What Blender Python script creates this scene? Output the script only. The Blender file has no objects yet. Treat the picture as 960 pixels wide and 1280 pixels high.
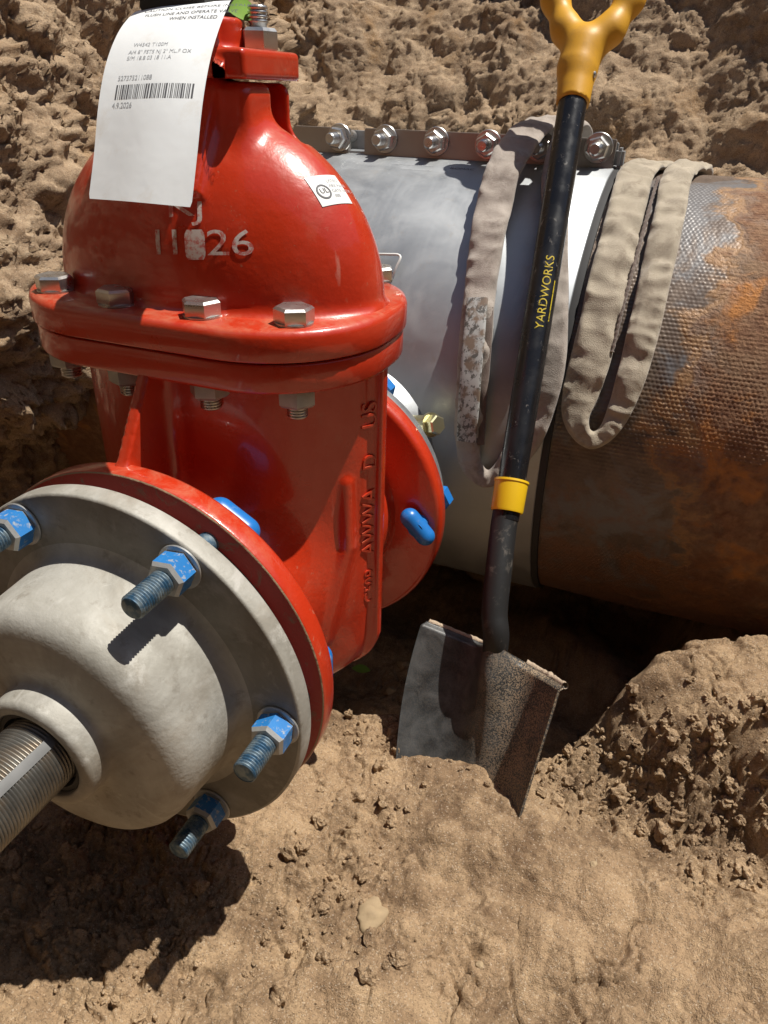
import bpy, bmesh, math, random
import numpy as np
from mathutils import Vector, Matrix

A = np.array
random.seed(7)
rng = np.random.default_rng(7)
scn = bpy.context.scene
COL = scn.collection

# ------------------------------------------------------------------ camera
CAM = A([0.38119366, -0.37171599, 0.44264995])
YAW, PITCH, ROLL, FPX = math.radians(-21.23289), math.radians(29.65938), math.radians(1.55204), 926.67
def basis():
    f = A([math.sin(YAW)*math.cos(PITCH), math.cos(YAW)*math.cos(PITCH), -math.sin(PITCH)])
    r0 = A([math.cos(YAW), -math.sin(YAW), 0]); u0 = np.cross(r0, f)
    return (r0*math.cos(ROLL)+u0*math.sin(ROLL), -r0*math.sin(ROLL)+u0*math.cos(ROLL), f)
CR, CU, CF = basis()
cam = bpy.data.cameras.new('camera'); camo = bpy.data.objects.new('camera', cam); COL.objects.link(camo)
M = Matrix(((CR[0], CU[0], -CF[0], CAM[0]), (CR[1], CU[1], -CF[1], CAM[1]), (CR[2], CU[2], -CF[2], CAM[2]), (0, 0, 0, 1)))
camo.matrix_world = M
cam.sensor_fit = 'VERTICAL'; cam.sensor_height = 24.0; cam.lens = FPX/1280*24.0
cam.clip_start = 0.01; cam.clip_end = 3000
scn.camera = camo

# ------------------------------------------------------------------ world, sun, exposure
SUN = A([0.315, 0.18, 0.93]); SUN = SUN/np.linalg.norm(SUN)
w = bpy.data.worlds.new('World'); scn.world = w; w.use_nodes = True
nt = w.node_tree; nt.nodes.clear()
sky = nt.nodes.new('ShaderNodeTexSky'); sky.sky_type = 'NISHITA'; sky.sun_disc = False
sky.sun_elevation = math.asin(SUN[2]); sky.sun_rotation = math.atan2(SUN[0], SUN[1])
bg = nt.nodes.new('ShaderNodeBackground'); bg.inputs['Strength'].default_value = 0.062
wo = nt.nodes.new('ShaderNodeOutputWorld')
nt.links.new(sky.outputs[0], bg.inputs[0]); nt.links.new(bg.outputs[0], wo.inputs[0])
sl = bpy.data.lights.new('sun', 'SUN'); sl.energy = 5.0; sl.angle = math.radians(0.53); sl.color = (1, .955, .88)
so = bpy.data.objects.new('sun', sl); COL.objects.link(so)
so.rotation_euler = Vector(SUN).to_track_quat('Z', 'Y').to_euler(); so.location = (1, .6, 4)
scn.view_settings.view_transform = 'Standard'; scn.view_settings.look = 'None'
scn.view_settings.gamma = 1; scn.view_settings.use_curve_mapping = False
scn.view_settings.exposure = 0.3

# ------------------------------------------------------------------ pixel helpers (photograph is 960 x 1280)
def ray(px, py): return CF + (px-480)/FPX*CR - (py-640)/FPX*CU
def at_plane(px, py, p0, n):
    d = ray(px, py); t = ((A(p0)-CAM)@A(n))/(d@A(n)); return CAM+d*t
def at_y(px, py, y): return at_plane(px, py, (0, y, 0), (0, 1, 0))
def at_z(px, py, z): return at_plane(px, py, (0, 0, z), (0, 0, 1))
PY, PZ, RS, RP = .82, .025, .332, .325          # pipe axis y,z ; sleeve and pipe radius
def at_cyl(px, py, r):
    d = ray(px, py); o = CAM-A([0, PY, PZ])
    a = d[1]**2+d[2]**2; b = 2*(d[1]*o[1]+d[2]*o[2]); c = o[1]**2+o[2]**2-r*r
    D = max(b*b-4*a*c, 0); return CAM+d*((-b-math.sqrt(D))/(2*a))

# ------------------------------------------------------------------ noise
_perm = rng.permutation(4096).astype(np.int64)
_g = rng.normal(size=(4096, 3)); _g /= np.linalg.norm(_g, axis=1)[:, None]
_r3 = rng.random((4096, 3))
def _h(i, j, k): return _perm[(_perm[(_perm[i & 4095]+j) & 4095]+k) & 4095]
def perlin(P):
    P = np.asarray(P, float); sh = P.shape[:-1]; P = P.reshape(-1, 3)
    I = np.floor(P).astype(np.int64); f = P-I; u = f*f*f*(f*(f*6-15)+10)
    out = np.zeros(len(P))
    for a in (0, 1):
        wa = u[:, 0] if a else 1-u[:, 0]
        for b in (0, 1):
            wb = u[:, 1] if b else 1-u[:, 1]
            for c in (0, 1):
                wc = u[:, 2] if c else 1-u[:, 2]
                g = _g[_h(I[:, 0]+a, I[:, 1]+b, I[:, 2]+c)]
                out += wa*wb*wc*((f[:, 0]-a)*g[:, 0]+(f[:, 1]-b)*g[:, 1]+(f[:, 2]-c)*g[:, 2])
    return (out*1.5).reshape(sh)
def fbm(P, s, o=4, gain=.5):
    P = np.asarray(P, float); t = 0; a = 1
    for i in range(o): t = t+a*perlin(P*s+i*17.3); s *= 2.03; a *= gain
    return t
def billow(P, s, o=3, gain=.5):
    P = np.asarray(P, float); t = 0; a = 1
    for i in range(o): t = t+a*(np.abs(perlin(P*s+i*31.7))*2-.5); s *= 2.1; a *= gain
    return t
def worley(P, s, f2=False):
    P = np.asarray(P, float)*s; sh = P.shape[:-1]; P = P.reshape(-1, 3)
    I = np.floor(P).astype(np.int64); best = np.full(len(P), 9.); sec = np.full(len(P), 9.); ident = np.zeros(len(P), np.int64)
    for a in (-1, 0, 1):
        for b in (-1, 0, 1):
            for c in (-1, 0, 1):
                J = I+[a, b, c]; h = _h(J[:, 0], J[:, 1], J[:, 2])
                d = ((J+_r3[h]-P)**2).sum(1); m = d < best
                sec = np.where(m, best, np.minimum(sec, d)); best[m] = d[m]; ident[m] = h[m]
    if f2: return np.sqrt(best).reshape(sh), (np.sqrt(sec)-np.sqrt(best)).reshape(sh), (ident/4096.).reshape(sh)
    return np.sqrt(best).reshape(sh), (ident/4096.).reshape(sh)
def smooth(a, b, x): t = np.clip((x-a)/(b-a), 0, 1); return t*t*(3-2*t)

# ------------------------------------------------------------------ object helpers
def tag(o, label=None, cat=None, group=None, kind=None):
    if label: o['label'] = label
    if cat: o['category'] = cat
    if group: o['group'] = group
    if kind: o['kind'] = kind
    return o
def link(name, me, mat=None, parent=None):
    o = bpy.data.objects.new(name, me); COL.objects.link(o)
    if mat is not None and me is not None:
        for m in (mat if isinstance(mat, (list, tuple)) else [mat]): me.materials.append(m)
    if parent is not None: o.parent = parent
    return o
def thing(name, label, cat, loc=(0, 0, 0), group=None):
    o = bpy.data.objects.new(name, None); COL.objects.link(o); o.empty_display_size = .05
    return tag(o, label, cat, group)
def mesh_np(name, V, F, smoothsh=True):
    V = np.ascontiguousarray(V, np.float32); F = np.ascontiguousarray(F, np.int32); k = F.shape[1]
    me = bpy.data.meshes.new(name); me.vertices.add(len(V)); me.vertices.foreach_set('co', V.ravel())
    me.loops.add(F.size); me.loops.foreach_set('vertex_index', F.ravel())
    me.polygons.add(len(F)); me.polygons.foreach_set('loop_start', np.arange(0, F.size, k, dtype=np.int32))
    me.polygons.foreach_set('loop_total', np.full(len(F), k, np.int32))
    me.polygons.foreach_set('use_smooth', np.full(len(F), smoothsh))
    me.update(calc_edges=True); return me
def grid_faces(n, m, wrap_n=False, wrap_m=False):
    i = np.arange(n if wrap_n else n-1); j = np.arange(m if wrap_m else m-1)
    I, J = np.meshgrid(i, j, indexing='ij'); I2 = (I+1) % n; J2 = (J+1) % m
    return np.stack([I*m+J, I2*m+J, I2*m+J2, I*m+J2], -1).reshape(-1, 4)
def bm_mesh(name, bm, ang=32):
    bmesh.ops.recalc_face_normals(bm, faces=bm.faces)
    for f in bm.faces: f.smooth = True
    th = math.radians(ang)
    for e in bm.edges:
        if len(e.link_faces) == 2 and e.calc_face_angle(0) > th: e.smooth = False
    me = bpy.data.meshes.new(name); bm.to_mesh(me); bm.free(); return me
def frame(z, x=None):
    z = A(z, float); z = z/np.linalg.norm(z)
    if x is None: x = A([1, 0, 0]) if abs(z[0]) < .8 else A([0, 1, 0])
    x = A(x, float); x = x-z*(x@z); x /= np.linalg.norm(x); return x, np.cross(z, x), z
def lathe_bm(bm, prof, o, axis, seg=48, xdir=None, caps=True, mi=0):
    """prof: list of (radius, distance along axis)"""
    X, Y, Z = frame(axis, xdir); o = A(o, float); rings = []
    for r, h in prof:
        rings.append([bm.verts.new(o+Z*h+(X*math.cos(2*math.pi*k/seg)+Y*math.sin(2*math.pi*k/seg))*r) for k in range(seg)])
    for a, b in zip(rings[:-1], rings[1:]):
        for k in range(seg):
            f = bm.faces.new((a[k], a[(k+1) % seg], b[(k+1) % seg], b[k])); f.material_index = mi
    if caps:
        for rg in (rings[0], rings[-1]):
            f = bm.faces.new(rg); f.material_index = mi
    return rings
def lathe(name, prof, o, axis, mat, parent=None, seg=64, ang=32, caps=True):
    bm = bmesh.new(); lathe_bm(bm, prof, o, axis, seg, caps=caps); return link(name, bm_mesh(name, bm, ang), mat, parent)
def box_bm(bm, c, h, bev=0.0, rot=None, seg=2):
    b2 = bmesh.new(); bmesh.ops.create_cube(b2, size=2)
    for v in b2.verts: v.co = Vector((v.co.x*h[0], v.co.y*h[1], v.co.z*h[2]))
    if bev: bmesh.ops.bevel(b2, geom=list(b2.edges), offset=bev, segments=seg, affect='EDGES')
    if rot is not None: b2.transform(rot)
    b2.transform(Matrix.Translation(Vector(c)))
    me = bpy.data.meshes.new('t'); b2.to_mesh(me); b2.free(); bm.from_mesh(me); bpy.data.meshes.remove(me)
def thread_prof(r, h0, h1, pitch, depth):
    p = []; h = h0
    while h < h1-pitch*.5:
        p += [(r-depth, h), (r, h+pitch*.35), (r, h+pitch*.62)]; h += pitch
    p += [(r-depth, h), (r-depth*1.3, h1+.0006)]
    return p
def hex_bm(bm, o, axis, af, h, xdir=None, mi=0, blue=None, hole=0.0):
    """hexagonal nut or head with chamfered outer end and, if blue is given, paint patches inset on each flat"""
    X, Y, Z = frame(axis, xdir); o = A(o, float); R = af/math.sqrt(3)
    def ring(r, z, n=6, f=1.0): return [bm.verts.new(o+Z*z+(X*math.cos(math.pi*2*k/n)+Y*math.sin(math.pi*2*k/n))*r) for k in range(n)]
    r0 = ring(R*.97, 0); r1 = ring(R, h*.06); r2 = ring(R, h*.84); r3 = ring(R*.86, h)
    for a, b in ((r0, r1), (r2, r3)):
        for k in range(6): bm.faces.new((a[k], a[(k+1) % 6], b[(k+1) % 6], b[k])).material_index = mi
    for k in range(6):
        q = (r1[k], r1[(k+1) % 6], r2[(k+1) % 6], r2[k])
        f = bm.faces.new(q); f.material_index = mi
        if blue is not None:
            res = bmesh.ops.inset_individual(bm, faces=[f], thickness=af*.085, depth=.0002)
            f.material_index = blue
    bm.faces.new(r0).material_index = mi; bm.faces.new(r3).material_index = mi
def tube_np(path, radii, seg=16, up=None, squash=None):
    """swept tube through points; radii per point; returns V,F (closed caps by pinching)"""
    P = np.asarray(path, float); n = len(P); T = np.gradient(P, axis=0); T /= np.linalg.norm(T, axis=1)[:, None]
    N = np.zeros_like(P); up = A([0, 0, 1.]) if up is None else A(up, float)
    v = up-T[0]*(up@T[0]); N[0] = v/np.linalg.norm(v)
    for i in range(1, n):
        v = N[i-1]-T[i]*(N[i-1]@T[i]); N[i] = v/np.linalg.norm(v)
    B = np.cross(T, N); a = np.linspace(0, 2*math.pi, seg, endpoint=False)
    R = np.asarray(radii, float).reshape(-1, 1, 1)
    V = P[:, None]+R*(np.cos(a)[None, :, None]*N[:, None]+np.sin(a)[None, :, None]*B[:, None])
    return V.reshape(-1, 3), grid_faces(n, seg, wrap_m=True)
def resample(pts, n):
    """Catmull-Rom through pts, n samples"""
    P = np.asarray(pts, float); k = len(P); Q = np.vstack([2*P[0]-P[1], P, 2*P[-1]-P[-2]])
    t = np.linspace(0, k-1-1e-9, n); i = t.astype(int); f = (t-i)[:, None]
    p0, p1, p2, p3 = Q[i], Q[i+1], Q[i+2], Q[i+3]
    return .5*((2*p1)+(-p0+p2)*f+(2*p0-5*p1+4*p2-p3)*f*f+(-p0+3*p1-3*p2+p3)*f**3)

# ------------------------------------------------------------------ signed distance castings
def smin(a, b, k): h = np.clip(.5+.5*(b-a)/k, 0, 1); return b+(a-b)*h-k*h*(1-h)
def smax(a, b, k): return -smin(-a, -b, k)
def sd_box(P, c, h, r=0.):
    q = np.abs(P-A(c))-(A(h)-r); return np.linalg.norm(np.maximum(q, 0), axis=-1)+np.minimum(q.max(-1), 0)-r
def sd_capsule(P, a, b, r1, r2=None):
    r2 = r1 if r2 is None else r2; a = A(a); b = A(b); ba = b-a
    t = np.clip(((P-a)@ba)/(ba@ba), 0, 1); return np.linalg.norm(P-a-t[..., None]*ba, axis=-1)-(r1+(r2-r1)*t)
def sd_cyl_y(P, y0, y1, r, rd=.004, cx=0, cz=0):
    d = np.hypot(P[..., 0]-cx, P[..., 2]-cz)-r+rd; e = np.abs(P[..., 1]-(y0+y1)/2)-(y1-y0)/2+rd
    return np.minimum(np.maximum(d, e), 0)+np.hypot(np.maximum(d, 0), np.maximum(e, 0))-rd
def sd_cyl_z(P, z0, z1, r, cx, cy, rd=.003):
    d = np.hypot(P[..., 0]-cx, P[..., 1]-cy)-r+rd; e = np.abs(P[..., 2]-(z0+z1)/2)-(z1-z0)/2+rd
    return np.minimum(np.maximum(d, e), 0)+np.hypot(np.maximum(d, 0), np.maximum(e, 0))-rd
def sd_ell(P, c, r):
    q = P-A(c); r = A(r); k = np.linalg.norm(q/r, axis=-1); k2 = np.linalg.norm(q/(r*r), axis=-1)+1e-9; return k*(k-1)/k2
def grad(f, V, e=4e-4):
    return np.stack([f(V+A(d)*e)-f(V-A(d)*e) for d in ((1, 0, 0), (0, 1, 0), (0, 0, 1))], -1)/(2*e)
def surface(name, f, lo, hi, h, ang=38):
    ax = [np.arange(l, u+h, h) for l, u in zip(lo, hi)]
    G = np.stack(np.meshgrid(*ax, indexing='ij'), -1); S = f(G); n = A(S.shape); ins = S < 0
    acc = np.zeros(tuple(n-1)+(3,)); cnt = np.zeros(tuple(n-1)); cross = []
    for a in range(3):
        s0 = [slice(None)]*3; s1 = [slice(None)]*3; s0[a] = slice(0, -1); s1[a] = slice(1, None)
        v0, v1 = S[tuple(s0)], S[tuple(s1)]; m = (v0 < 0) != (v1 < 0)
        idx = np.argwhere(m); t = v0[m]/(v0[m]-v1[m]); p = idx.astype(float); p[:, a] += t
        cross.append((idx, ins[tuple(s0)][m]))
        o = [b for b in range(3) if b != a]
        for d1 in (0, 1):
            for d2 in (0, 1):
                c = idx.copy(); c[:, o[0]] -= d1; c[:, o[1]] -= d2
                ok = ((c >= 0) & (c < n-1)).all(1); ci = tuple(c[ok].T)
                np.add.at(acc, ci, p[ok]); np.add.at(cnt, ci, 1)
    act = cnt > 0; ids = np.full(tuple(n-1), -1); ids[act] = np.arange(act.sum())
    V = acc[act]/cnt[act][:, None]*h+A([x[0] for x in ax]); F = []
    for a in range(3):
        idx, inside = cross[a]; o = [(a+1) % 3, (a+2) % 3]; q = []
        for d1, d2 in ((0, 0), (1, 0), (1, 1), (0, 1)):
            c = idx.copy(); c[:, o[0]] -= d1; c[:, o[1]] -= d2; q.append(c)
        ok = np.all([((c >= 0) & (c < n-1)).all(1) for c in q], axis=0)
        fq = np.stack([ids[tuple(c[ok].T)] for c in q], -1); fl = ~inside[ok]; fq[fl] = fq[fl][:, ::-1]; F.append(fq)
    F = np.concatenate(F)
    for _ in range(2):
        g = grad(f, V); l = (g*g).sum(-1)+1e-6; st = (f(V)/l)[:, None]*g
        L = np.linalg.norm(st, axis=1)[:, None]+1e-12; V = V-st*np.minimum(1, .7*h/L)
    me = mesh_np(name, V, F); return me
def project(f, P, d, it=40):
    """march points P along direction d until they sit on the surface f=0"""
    P = A(P, float); d = A(d, float); d = d/np.linalg.norm(d)
    for _ in range(it): P = P+np.clip(f(P), -.03, .03)[:, None]*d*.9
    return P

# ------------------------------------------------------------------ lettering
def text_np(s, size, step=None, align='LEFT'):
    cu = bpy.data.curves.new('t', 'FONT'); cu.body = s; cu.size = size; cu.align_x = align; cu.resolution_u = 4
    o = bpy.data.objects.new('t', cu); COL.objects.link(o)
    dg = bpy.context.evaluated_depsgraph_get(); me = bpy.data.meshes.new_from_object(o.evaluated_get(dg))
    bm = bmesh.new(); bm.from_mesh(me); bpy.data.objects.remove(o); bpy.data.curves.remove(cu); bpy.data.meshes.remove(me)
    bmesh.ops.remove_doubles(bm, verts=bm.verts, dist=size*1e-4)
    if step:
        xs = [v.co.x for v in bm.verts]; ys = [v.co.y for v in bm.verts]
        for k, (lo, hi) in enumerate(((min(xs), max(xs)), (min(ys), max(ys)))):
            for q in np.arange(lo+step, hi, step):
                n = Vector((1, 0, 0)) if k == 0 else Vector((0, 1, 0))
                bmesh.ops.bisect_plane(bm, geom=list(bm.verts)+list(bm.edges)+list(bm.faces), plane_co=n*float(q), plane_no=n)
    return bm
def place_text(name, s, size, fn, mat, parent, step=None, align='LEFT', thick=0.0):
    """fn maps (u,v) arrays to world points"""
    bm = text_np(s, size, step, align)
    if thick:
        r = bmesh.ops.extrude_face_region(bm, geom=list(bm.faces))
        up = [v for v in r['geom'] if isinstance(v, bmesh.types.BMVert)]
        for v in up: v.co.z = thick
    bm.verts.ensure_lookup_table()
    uv = A([v.co for v in bm.verts]); P = fn(uv[:, 0], uv[:, 1], uv[:, 2])
    for v, p in zip(bm.verts, P): v.co = Vector(p)
    me = bpy.data.meshes.new(name); bm.to_mesh(me); bm.free()
    return link(name, me, mat, parent)

# ------------------------------------------------------------------ materials
class NT:
    def __init__(s, name):
        s.m = bpy.data.materials.new(name); s.m.use_nodes = True; s.t = s.m.node_tree; s.t.nodes.clear()
        s.out = s.t.nodes.new('ShaderNodeOutputMaterial'); s.b = s.t.nodes.new('ShaderNodeBsdfPrincipled')
        s.t.links.new(s.b.outputs[0], s.out.inputs[0])
        s.pos = s.t.nodes.new('ShaderNodeNewGeometry').outputs['Position']
    def put(s, sock, v):
        if hasattr(v, 'is_output'): s.t.links.new(v, sock)
        elif isinstance(v, (tuple, list)): sock.default_value = tuple(v)+((1,) if len(v) == 3 and sock.type == 'RGBA' else ())
        else: sock.default_value = v
    def noise(s, scale, detail=4, rough=.55, dist=0, vec=None):
        n = s.t.nodes.new('ShaderNodeTexNoise'); s.put(n.inputs['Vector'], vec if vec is not None else s.pos)
        n.inputs['Scale'].default_value = scale; n.inputs['Detail'].default_value = detail
        n.inputs['Roughness'].default_value = rough; n.inputs['Distortion'].default_value = dist; return n.outputs['Fac']
    def voro(s, scale, feat='F1', out='Distance', vec=None):
        n = s.t.nodes.new('ShaderNodeTexVoronoi'); n.feature = feat; s.put(n.inputs['Vector'], vec if vec is not None else s.pos)
        n.inputs['Scale'].default_value = scale; return n.outputs[out]
    def ramp(s, f, *st):
        r = s.t.nodes.new('ShaderNodeValToRGB'); s.put(r.inputs[0], f); e = r.color_ramp.elements
        while len(e) < len(st): e.new(.5)
        for k, (p, c) in zip(e, st):
            k.position = p; k.color = tuple(c)+(1,) if isinstance(c, (tuple, list)) else (c, c, c, 1)
        return r.outputs[0]
    def mix(s, f, a, b, mode='MIX'):
        n = s.t.nodes.new('ShaderNodeMix'); n.data_type = 'RGBA'; n.blend_type = mode
        s.put(n.inputs[0], f); s.put(n.inputs[6], a); s.put(n.inputs[7], b); return n.outputs[2]
    def math(s, op, a, b=0.0, clamp=False):
        n = s.t.nodes.new('ShaderNodeMath'); n.operation = op; n.use_clamp = clamp; s.put(n.inputs[0], a); s.put(n.inputs[1], b); return n.outputs[0]
    def xyz(s, v=None):
        n = s.t.nodes.new('ShaderNodeSeparateXYZ'); s.put(n.inputs[0], v if v is not None else s.pos); return n.outputs
    def mapv(s, scale, rot=(0, 0, 0)):
        n = s.t.nodes.new('ShaderNodeMapping'); s.put(n.inputs[0], s.pos); n.inputs['Scale'].default_value = scale; n.inputs['Rotation'].default_value = rot; return n.outputs[0]
    def bump(s, h, strength=.5, dist=.001, nrm=None):
        n = s.t.nodes.new('ShaderNodeBump'); s.put(n.inputs['Height'], h); n.inputs['Strength'].default_value = strength
        n.inputs['Distance'].default_value = dist
        if nrm is not None: s.t.links.new(nrm, n.inputs['Normal'])
        return n.outputs[0]
    def set(s, **k):
        nm = dict(base='Base Color', rough='Roughness', metal='Metallic', normal='Normal', spec='Specular IOR Level', coat='Coat Weight', coatr='Coat Roughness', sheen='Sheen Weight', sub='Subsurface Weight')
        for a, v in k.items(): s.put(s.b.inputs[nm[a]], v)
        return s.m

def mat_dirt(name, dry, mid, damp, stain=None, pale=0.0, dark_bias=0.0):
    n = NT(name)
    big = n.noise(6, 5, .6); med = n.noise(27, 6, .7); fine = n.noise(420, 3, .7); grain = n.voro(1100)
    c = n.mix(n.ramp(big, (.43+dark_bias, 0.), (.57+dark_bias, 1.)), damp, mid)
    c = n.mix(n.ramp(med, (.40, 0.), (.66, 1.)), c, dry)
    if stain:
        st = n.noise(11, 4, .6, .4); c = n.mix(n.ramp(st, (.55, 0.), (.72, .75)), c, stain)
    c = n.mix(.5, c, n.ramp(fine, (.30, (.45, .43, .40)), (.5, (1, 1, 1)), (.72, (1.32, 1.28, 1.2))), 'MULTIPLY')
    gr = n.voro(900, 'F1', 'Color'); g = n.xyz(gr)[0]
    c = n.mix(n.ramp(g, (.93, 0.), (.96, .45)), c, (.56, .47, .36))
    c = n.mix(n.ramp(g, (.05, .5), (.09, 0.)), c, (.10, .07, .05))
    h = n.math('ADD', n.math('MULTIPLY', fine, 1.0), n.math('MULTIPLY', grain, .5))
    h = n.math('ADD', h, n.math('MULTIPLY', n.noise(120, 5, .7), 2.0))
    return n.set(base=c, rough=.95, spec=.15, normal=n.bump(h, .85, .0020))
M_DIRT = mat_dirt('dry_sandy_dirt', (.43, .300, .178), (.335, .226, .133), (.185, .118, .068))
M_WALL = mat_dirt('trench_wall_dirt', (.47, .345, .225), (.37, .26, .165), (.225, .15, .092), stain=(.33, .20, .095))
M_BOUNCECUT = mat_dirt('bounce_cut_dirt', (.17, .125, .08), (.12, .085, .055), (.08, .055, .036))  # dirt darkened to cut bounce light on the valve front, not damp
M_CLOD = mat_dirt('clod_dirt', (.47, .33, .20), (.38, .262, .155), (.25, .168, .10))
n = NT('pebble_stone'); M_STONE = n.set(base=n.mix(n.noise(120, 5, .7), (.40, .295, .165), (.25, .18, .11)), rough=.9, normal=n.bump(n.noise(300), .3, .001))

def mat_red():
    n = NT('red_epoxy_paint')
    v = n.noise(9, 4, .6); c = n.mix(v, (.43, .024, .006), (.52, .037, .009))
    x, y, z = n.xyz()
    dust = n.ramp(n.noise(23, 6, .7, .3), (.56, 0.), (.76, .20)); c = n.mix(dust, c, (.42, .20, .12))
    spl = n.ramp(n.noise(140, 5, .75, .4), (.63, 0.), (.69, .65)); spl = n.math('MULTIPLY', spl, n.ramp(n.noise(12, 3), (.45, 0.), (.6, 1.))); c = n.mix(spl, c, (.40, .24, .15))
    ge = n.t.nodes.new('ShaderNodeNewGeometry'); nz = n.xyz(ge.outputs['Normal'])[2]
    df = n.math('MULTIPLY', n.ramp(nz, (.55, 0.), (.95, .55)), n.ramp(n.noise(34, 6, .75, .6), (.42, 0.), (.66, 1.))); c = n.mix(df, c, (.50, .22, .13))
    scr = n.ramp(n.noise(60, 3, .6, 0, n.mapv((1, 1, .25), (0.4, .2, .3))), (.70, 0.), (.76, .35)); c = n.mix(scr, c, (.62, .34, .26))
    r = n.ramp(n.noise(15, 4, .6), (.3, .22), (.7, .40))
    low = n.ramp(z, (.0, 1.), (.24, .25)); g = n.math('MULTIPLY', n.noise(330, 3, .6), n.math('MULTIPLY', low, 1.1))
    h = n.math('ADD', n.math('ADD', n.math('MULTIPLY', n.noise(110, 3, .5), 1.), g), n.math('MULTIPLY', n.noise(30, 3), 1.6))
    return n.set(base=c, rough=r, spec=.5, coat=.55, coatr=.07, normal=n.bump(h, .22, .0016))
M_RED = mat_red()
n = NT('red_shaded_chipped_face')
ch = n.noise(55, 5, .7, .6); c = n.mix(n.ramp(ch, (.56, 0.), (.66, .8)), (.30, .016, .010), (.17, .085, .05))  # red set darker to stand for shade on this face; brown chips are wear
M_REDFACE = n.set(base=c, rough=.5, normal=n.bump(ch, .5, .002))
n = NT('bare_edge_rust'); M_EDGE = n.set(base=n.mix(n.noise(90, 5), (.20, .11, .06), (.36, .25, .15)), rough=.85, normal=n.bump(n.noise(220), .7, .002))

def mat_castgrey(name='weathered_grey_iron', k=1.0):
    n = NT(name)
    a = n.noise(16, 6, .62, .5); b = n.noise(70, 5, .65); st = n.noise(7, 5, .6, .8)
    c = n.mix(n.ramp(a, (.30, 0.), (.68, 1.)), (.28, .265, .225), (.46, .445, .40))
    c = n.mix(n.ramp(st, (.50, 0.), (.70, .7)), c, (.25, .20, .14))
    c = n.mix(n.ramp(b, (.58, 0.), (.72, .6)), c, (.18, .155, .12))
    c = n.mix(n.ramp(n.noise(45, 3, .6, .3, n.mapv((1, .3, .5), (.5, .2, .9))), (.64, 0.), (.70, .5)), c, (.52, .50, .46))
    c = n.mix(n.ramp(n.noise(34, 2, .5), (.80, 0.), (.84, .7)), c, (.20, .09, .05))
    h = n.math('ADD', n.noise(260, 3), n.math('MULTIPLY', n.noise(60, 4), .8))
    c = n.mix(n.ramp(n.noise(11, 4, .6, .9), (.47, 0.), (.62, .5)), c, (.19, .175, .145))
    c = n.mix(n.ramp(n.noise(24, 6, .7, .5), (.57, 0.), (.68, .6)), c, (.50, .485, .44))
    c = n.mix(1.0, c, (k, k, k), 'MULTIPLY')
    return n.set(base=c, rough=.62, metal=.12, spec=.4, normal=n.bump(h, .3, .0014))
M_CAST = mat_castgrey(); M_CASTFACE = mat_castgrey('darker_grey_iron', .62)  # flange face takes the same iron, multiplied evenly darker
n = NT('dark_steel_thread'); x = n.noise(30, 5, .6)
c = n.mix(n.ramp(x, (.35, 0.), (.7, 1.)), (.10, .097, .088), (.25, .24, .215)); c = n.mix(n.ramp(n.noise(25, 4), (.6, 0.), (.75, .6)), c, (.30, .20, .11))
M_THREAD = n.set(base=c, rough=.42, metal=.75, normal=n.bump(n.noise(300), .2, .0006))
n = NT('stripe_grey'); M_STRIPE = n.set(base=n.mix(n.noise(60, 5), (.09, .09, .088), (.17, .17, .165)), rough=.6, metal=.2)
n = NT('black_void'); M_BLACK = n.set(base=n.mix(n.noise(80), (.012, .012, .011), (.03, .027, .024)), rough=.6)
n = NT('plated_steel'); c = n.mix(n.noise(90, 4), (.46, .45, .43), (.66, .65, .62))
M_BOLT = n.set(base=c, rough=n.ramp(n.noise(70, 4), (.3, .22), (.7, .42)), metal=.9, normal=n.bump(n.noise(240), .1, .0006))
n = NT('zinc_grey_steel'); c = n.mix(n.noise(130, 4), (.30, .31, .31), (.52, .52, .50)); M_ZINC = n.set(base=c, rough=.5, metal=.6, normal=n.bump(n.noise(300), .2, .0006))
n = NT('blue_coating'); wv = n.ramp(n.noise(230, 4, .65), (.55, 0.), (.64, .8))
c = n.mix(wv, n.mix(n.noise(60), (.015, .13, .38), (.025, .20, .50)), (.34, .36, .36)); M_BLUE = n.set(base=c, rough=.42, spec=.5, normal=n.bump(n.noise(300), .15, .0006))
n = NT('blue_thread_worn'); wv = n.ramp(n.noise(120, 4, .65), (.40, 0.), (.60, .85))
c = n.mix(wv, (.03, .085, .15), (.20, .25, .27)); M_BLUETH = n.set(base=c, rough=.45, metal=.35, normal=n.bump(n.noise(300), .15, .0006))
n = NT('blue_cap_paint'); c = n.mix(n.ramp(n.noise(90, 4), (.6, 0.), (.75, .5)), (.012, .15, .46), (.30, .38, .46)); M_BLUECAP = n.set(base=c, rough=.35)

n = NT('stainless_sleeve'); sv = n.mapv((1, .25, .25))
a = n.noise(14, 5, .6, .6); b = n.noise(220, 2, .5, 0, n.mapv((1.0, .06, .06)))
c = n.mix(n.ramp(a, (.3, 0.), (.7, 1.)), (.36, .375, .385), (.45, .465, .475))
c = n.mix(n.ramp(n.noise(40, 5, .7), (.58, 0.), (.75, .45)), c, (.38, .33, .27))
c = n.mix(n.ramp(n.noise(9, 6, .7, 1.0), (.56, 0.), (.70, .35)), c, (.60, .60, .58))
r = n.math('ADD', n.ramp(a, (.3, .42), (.7, .56)), n.math('MULTIPLY', b, .08))
M_SST = n.set(base=c, rough=r, metal=.85, normal=n.bump(n.math('ADD', n.noise(5, 2), n.math('MULTIPLY', b, .01)), .25, .01))
n = NT('brushed_bar'); b = n.noise(300, 2, .5, 0, n.mapv((.04, 1, 1)))
M_BAR = n.set(base=n.mix(n.noise(20, 4), (.30, .275, .25), (.42, .39, .36)), rough=.42, metal=.85, normal=n.bump(b, .12, .0006))
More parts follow.
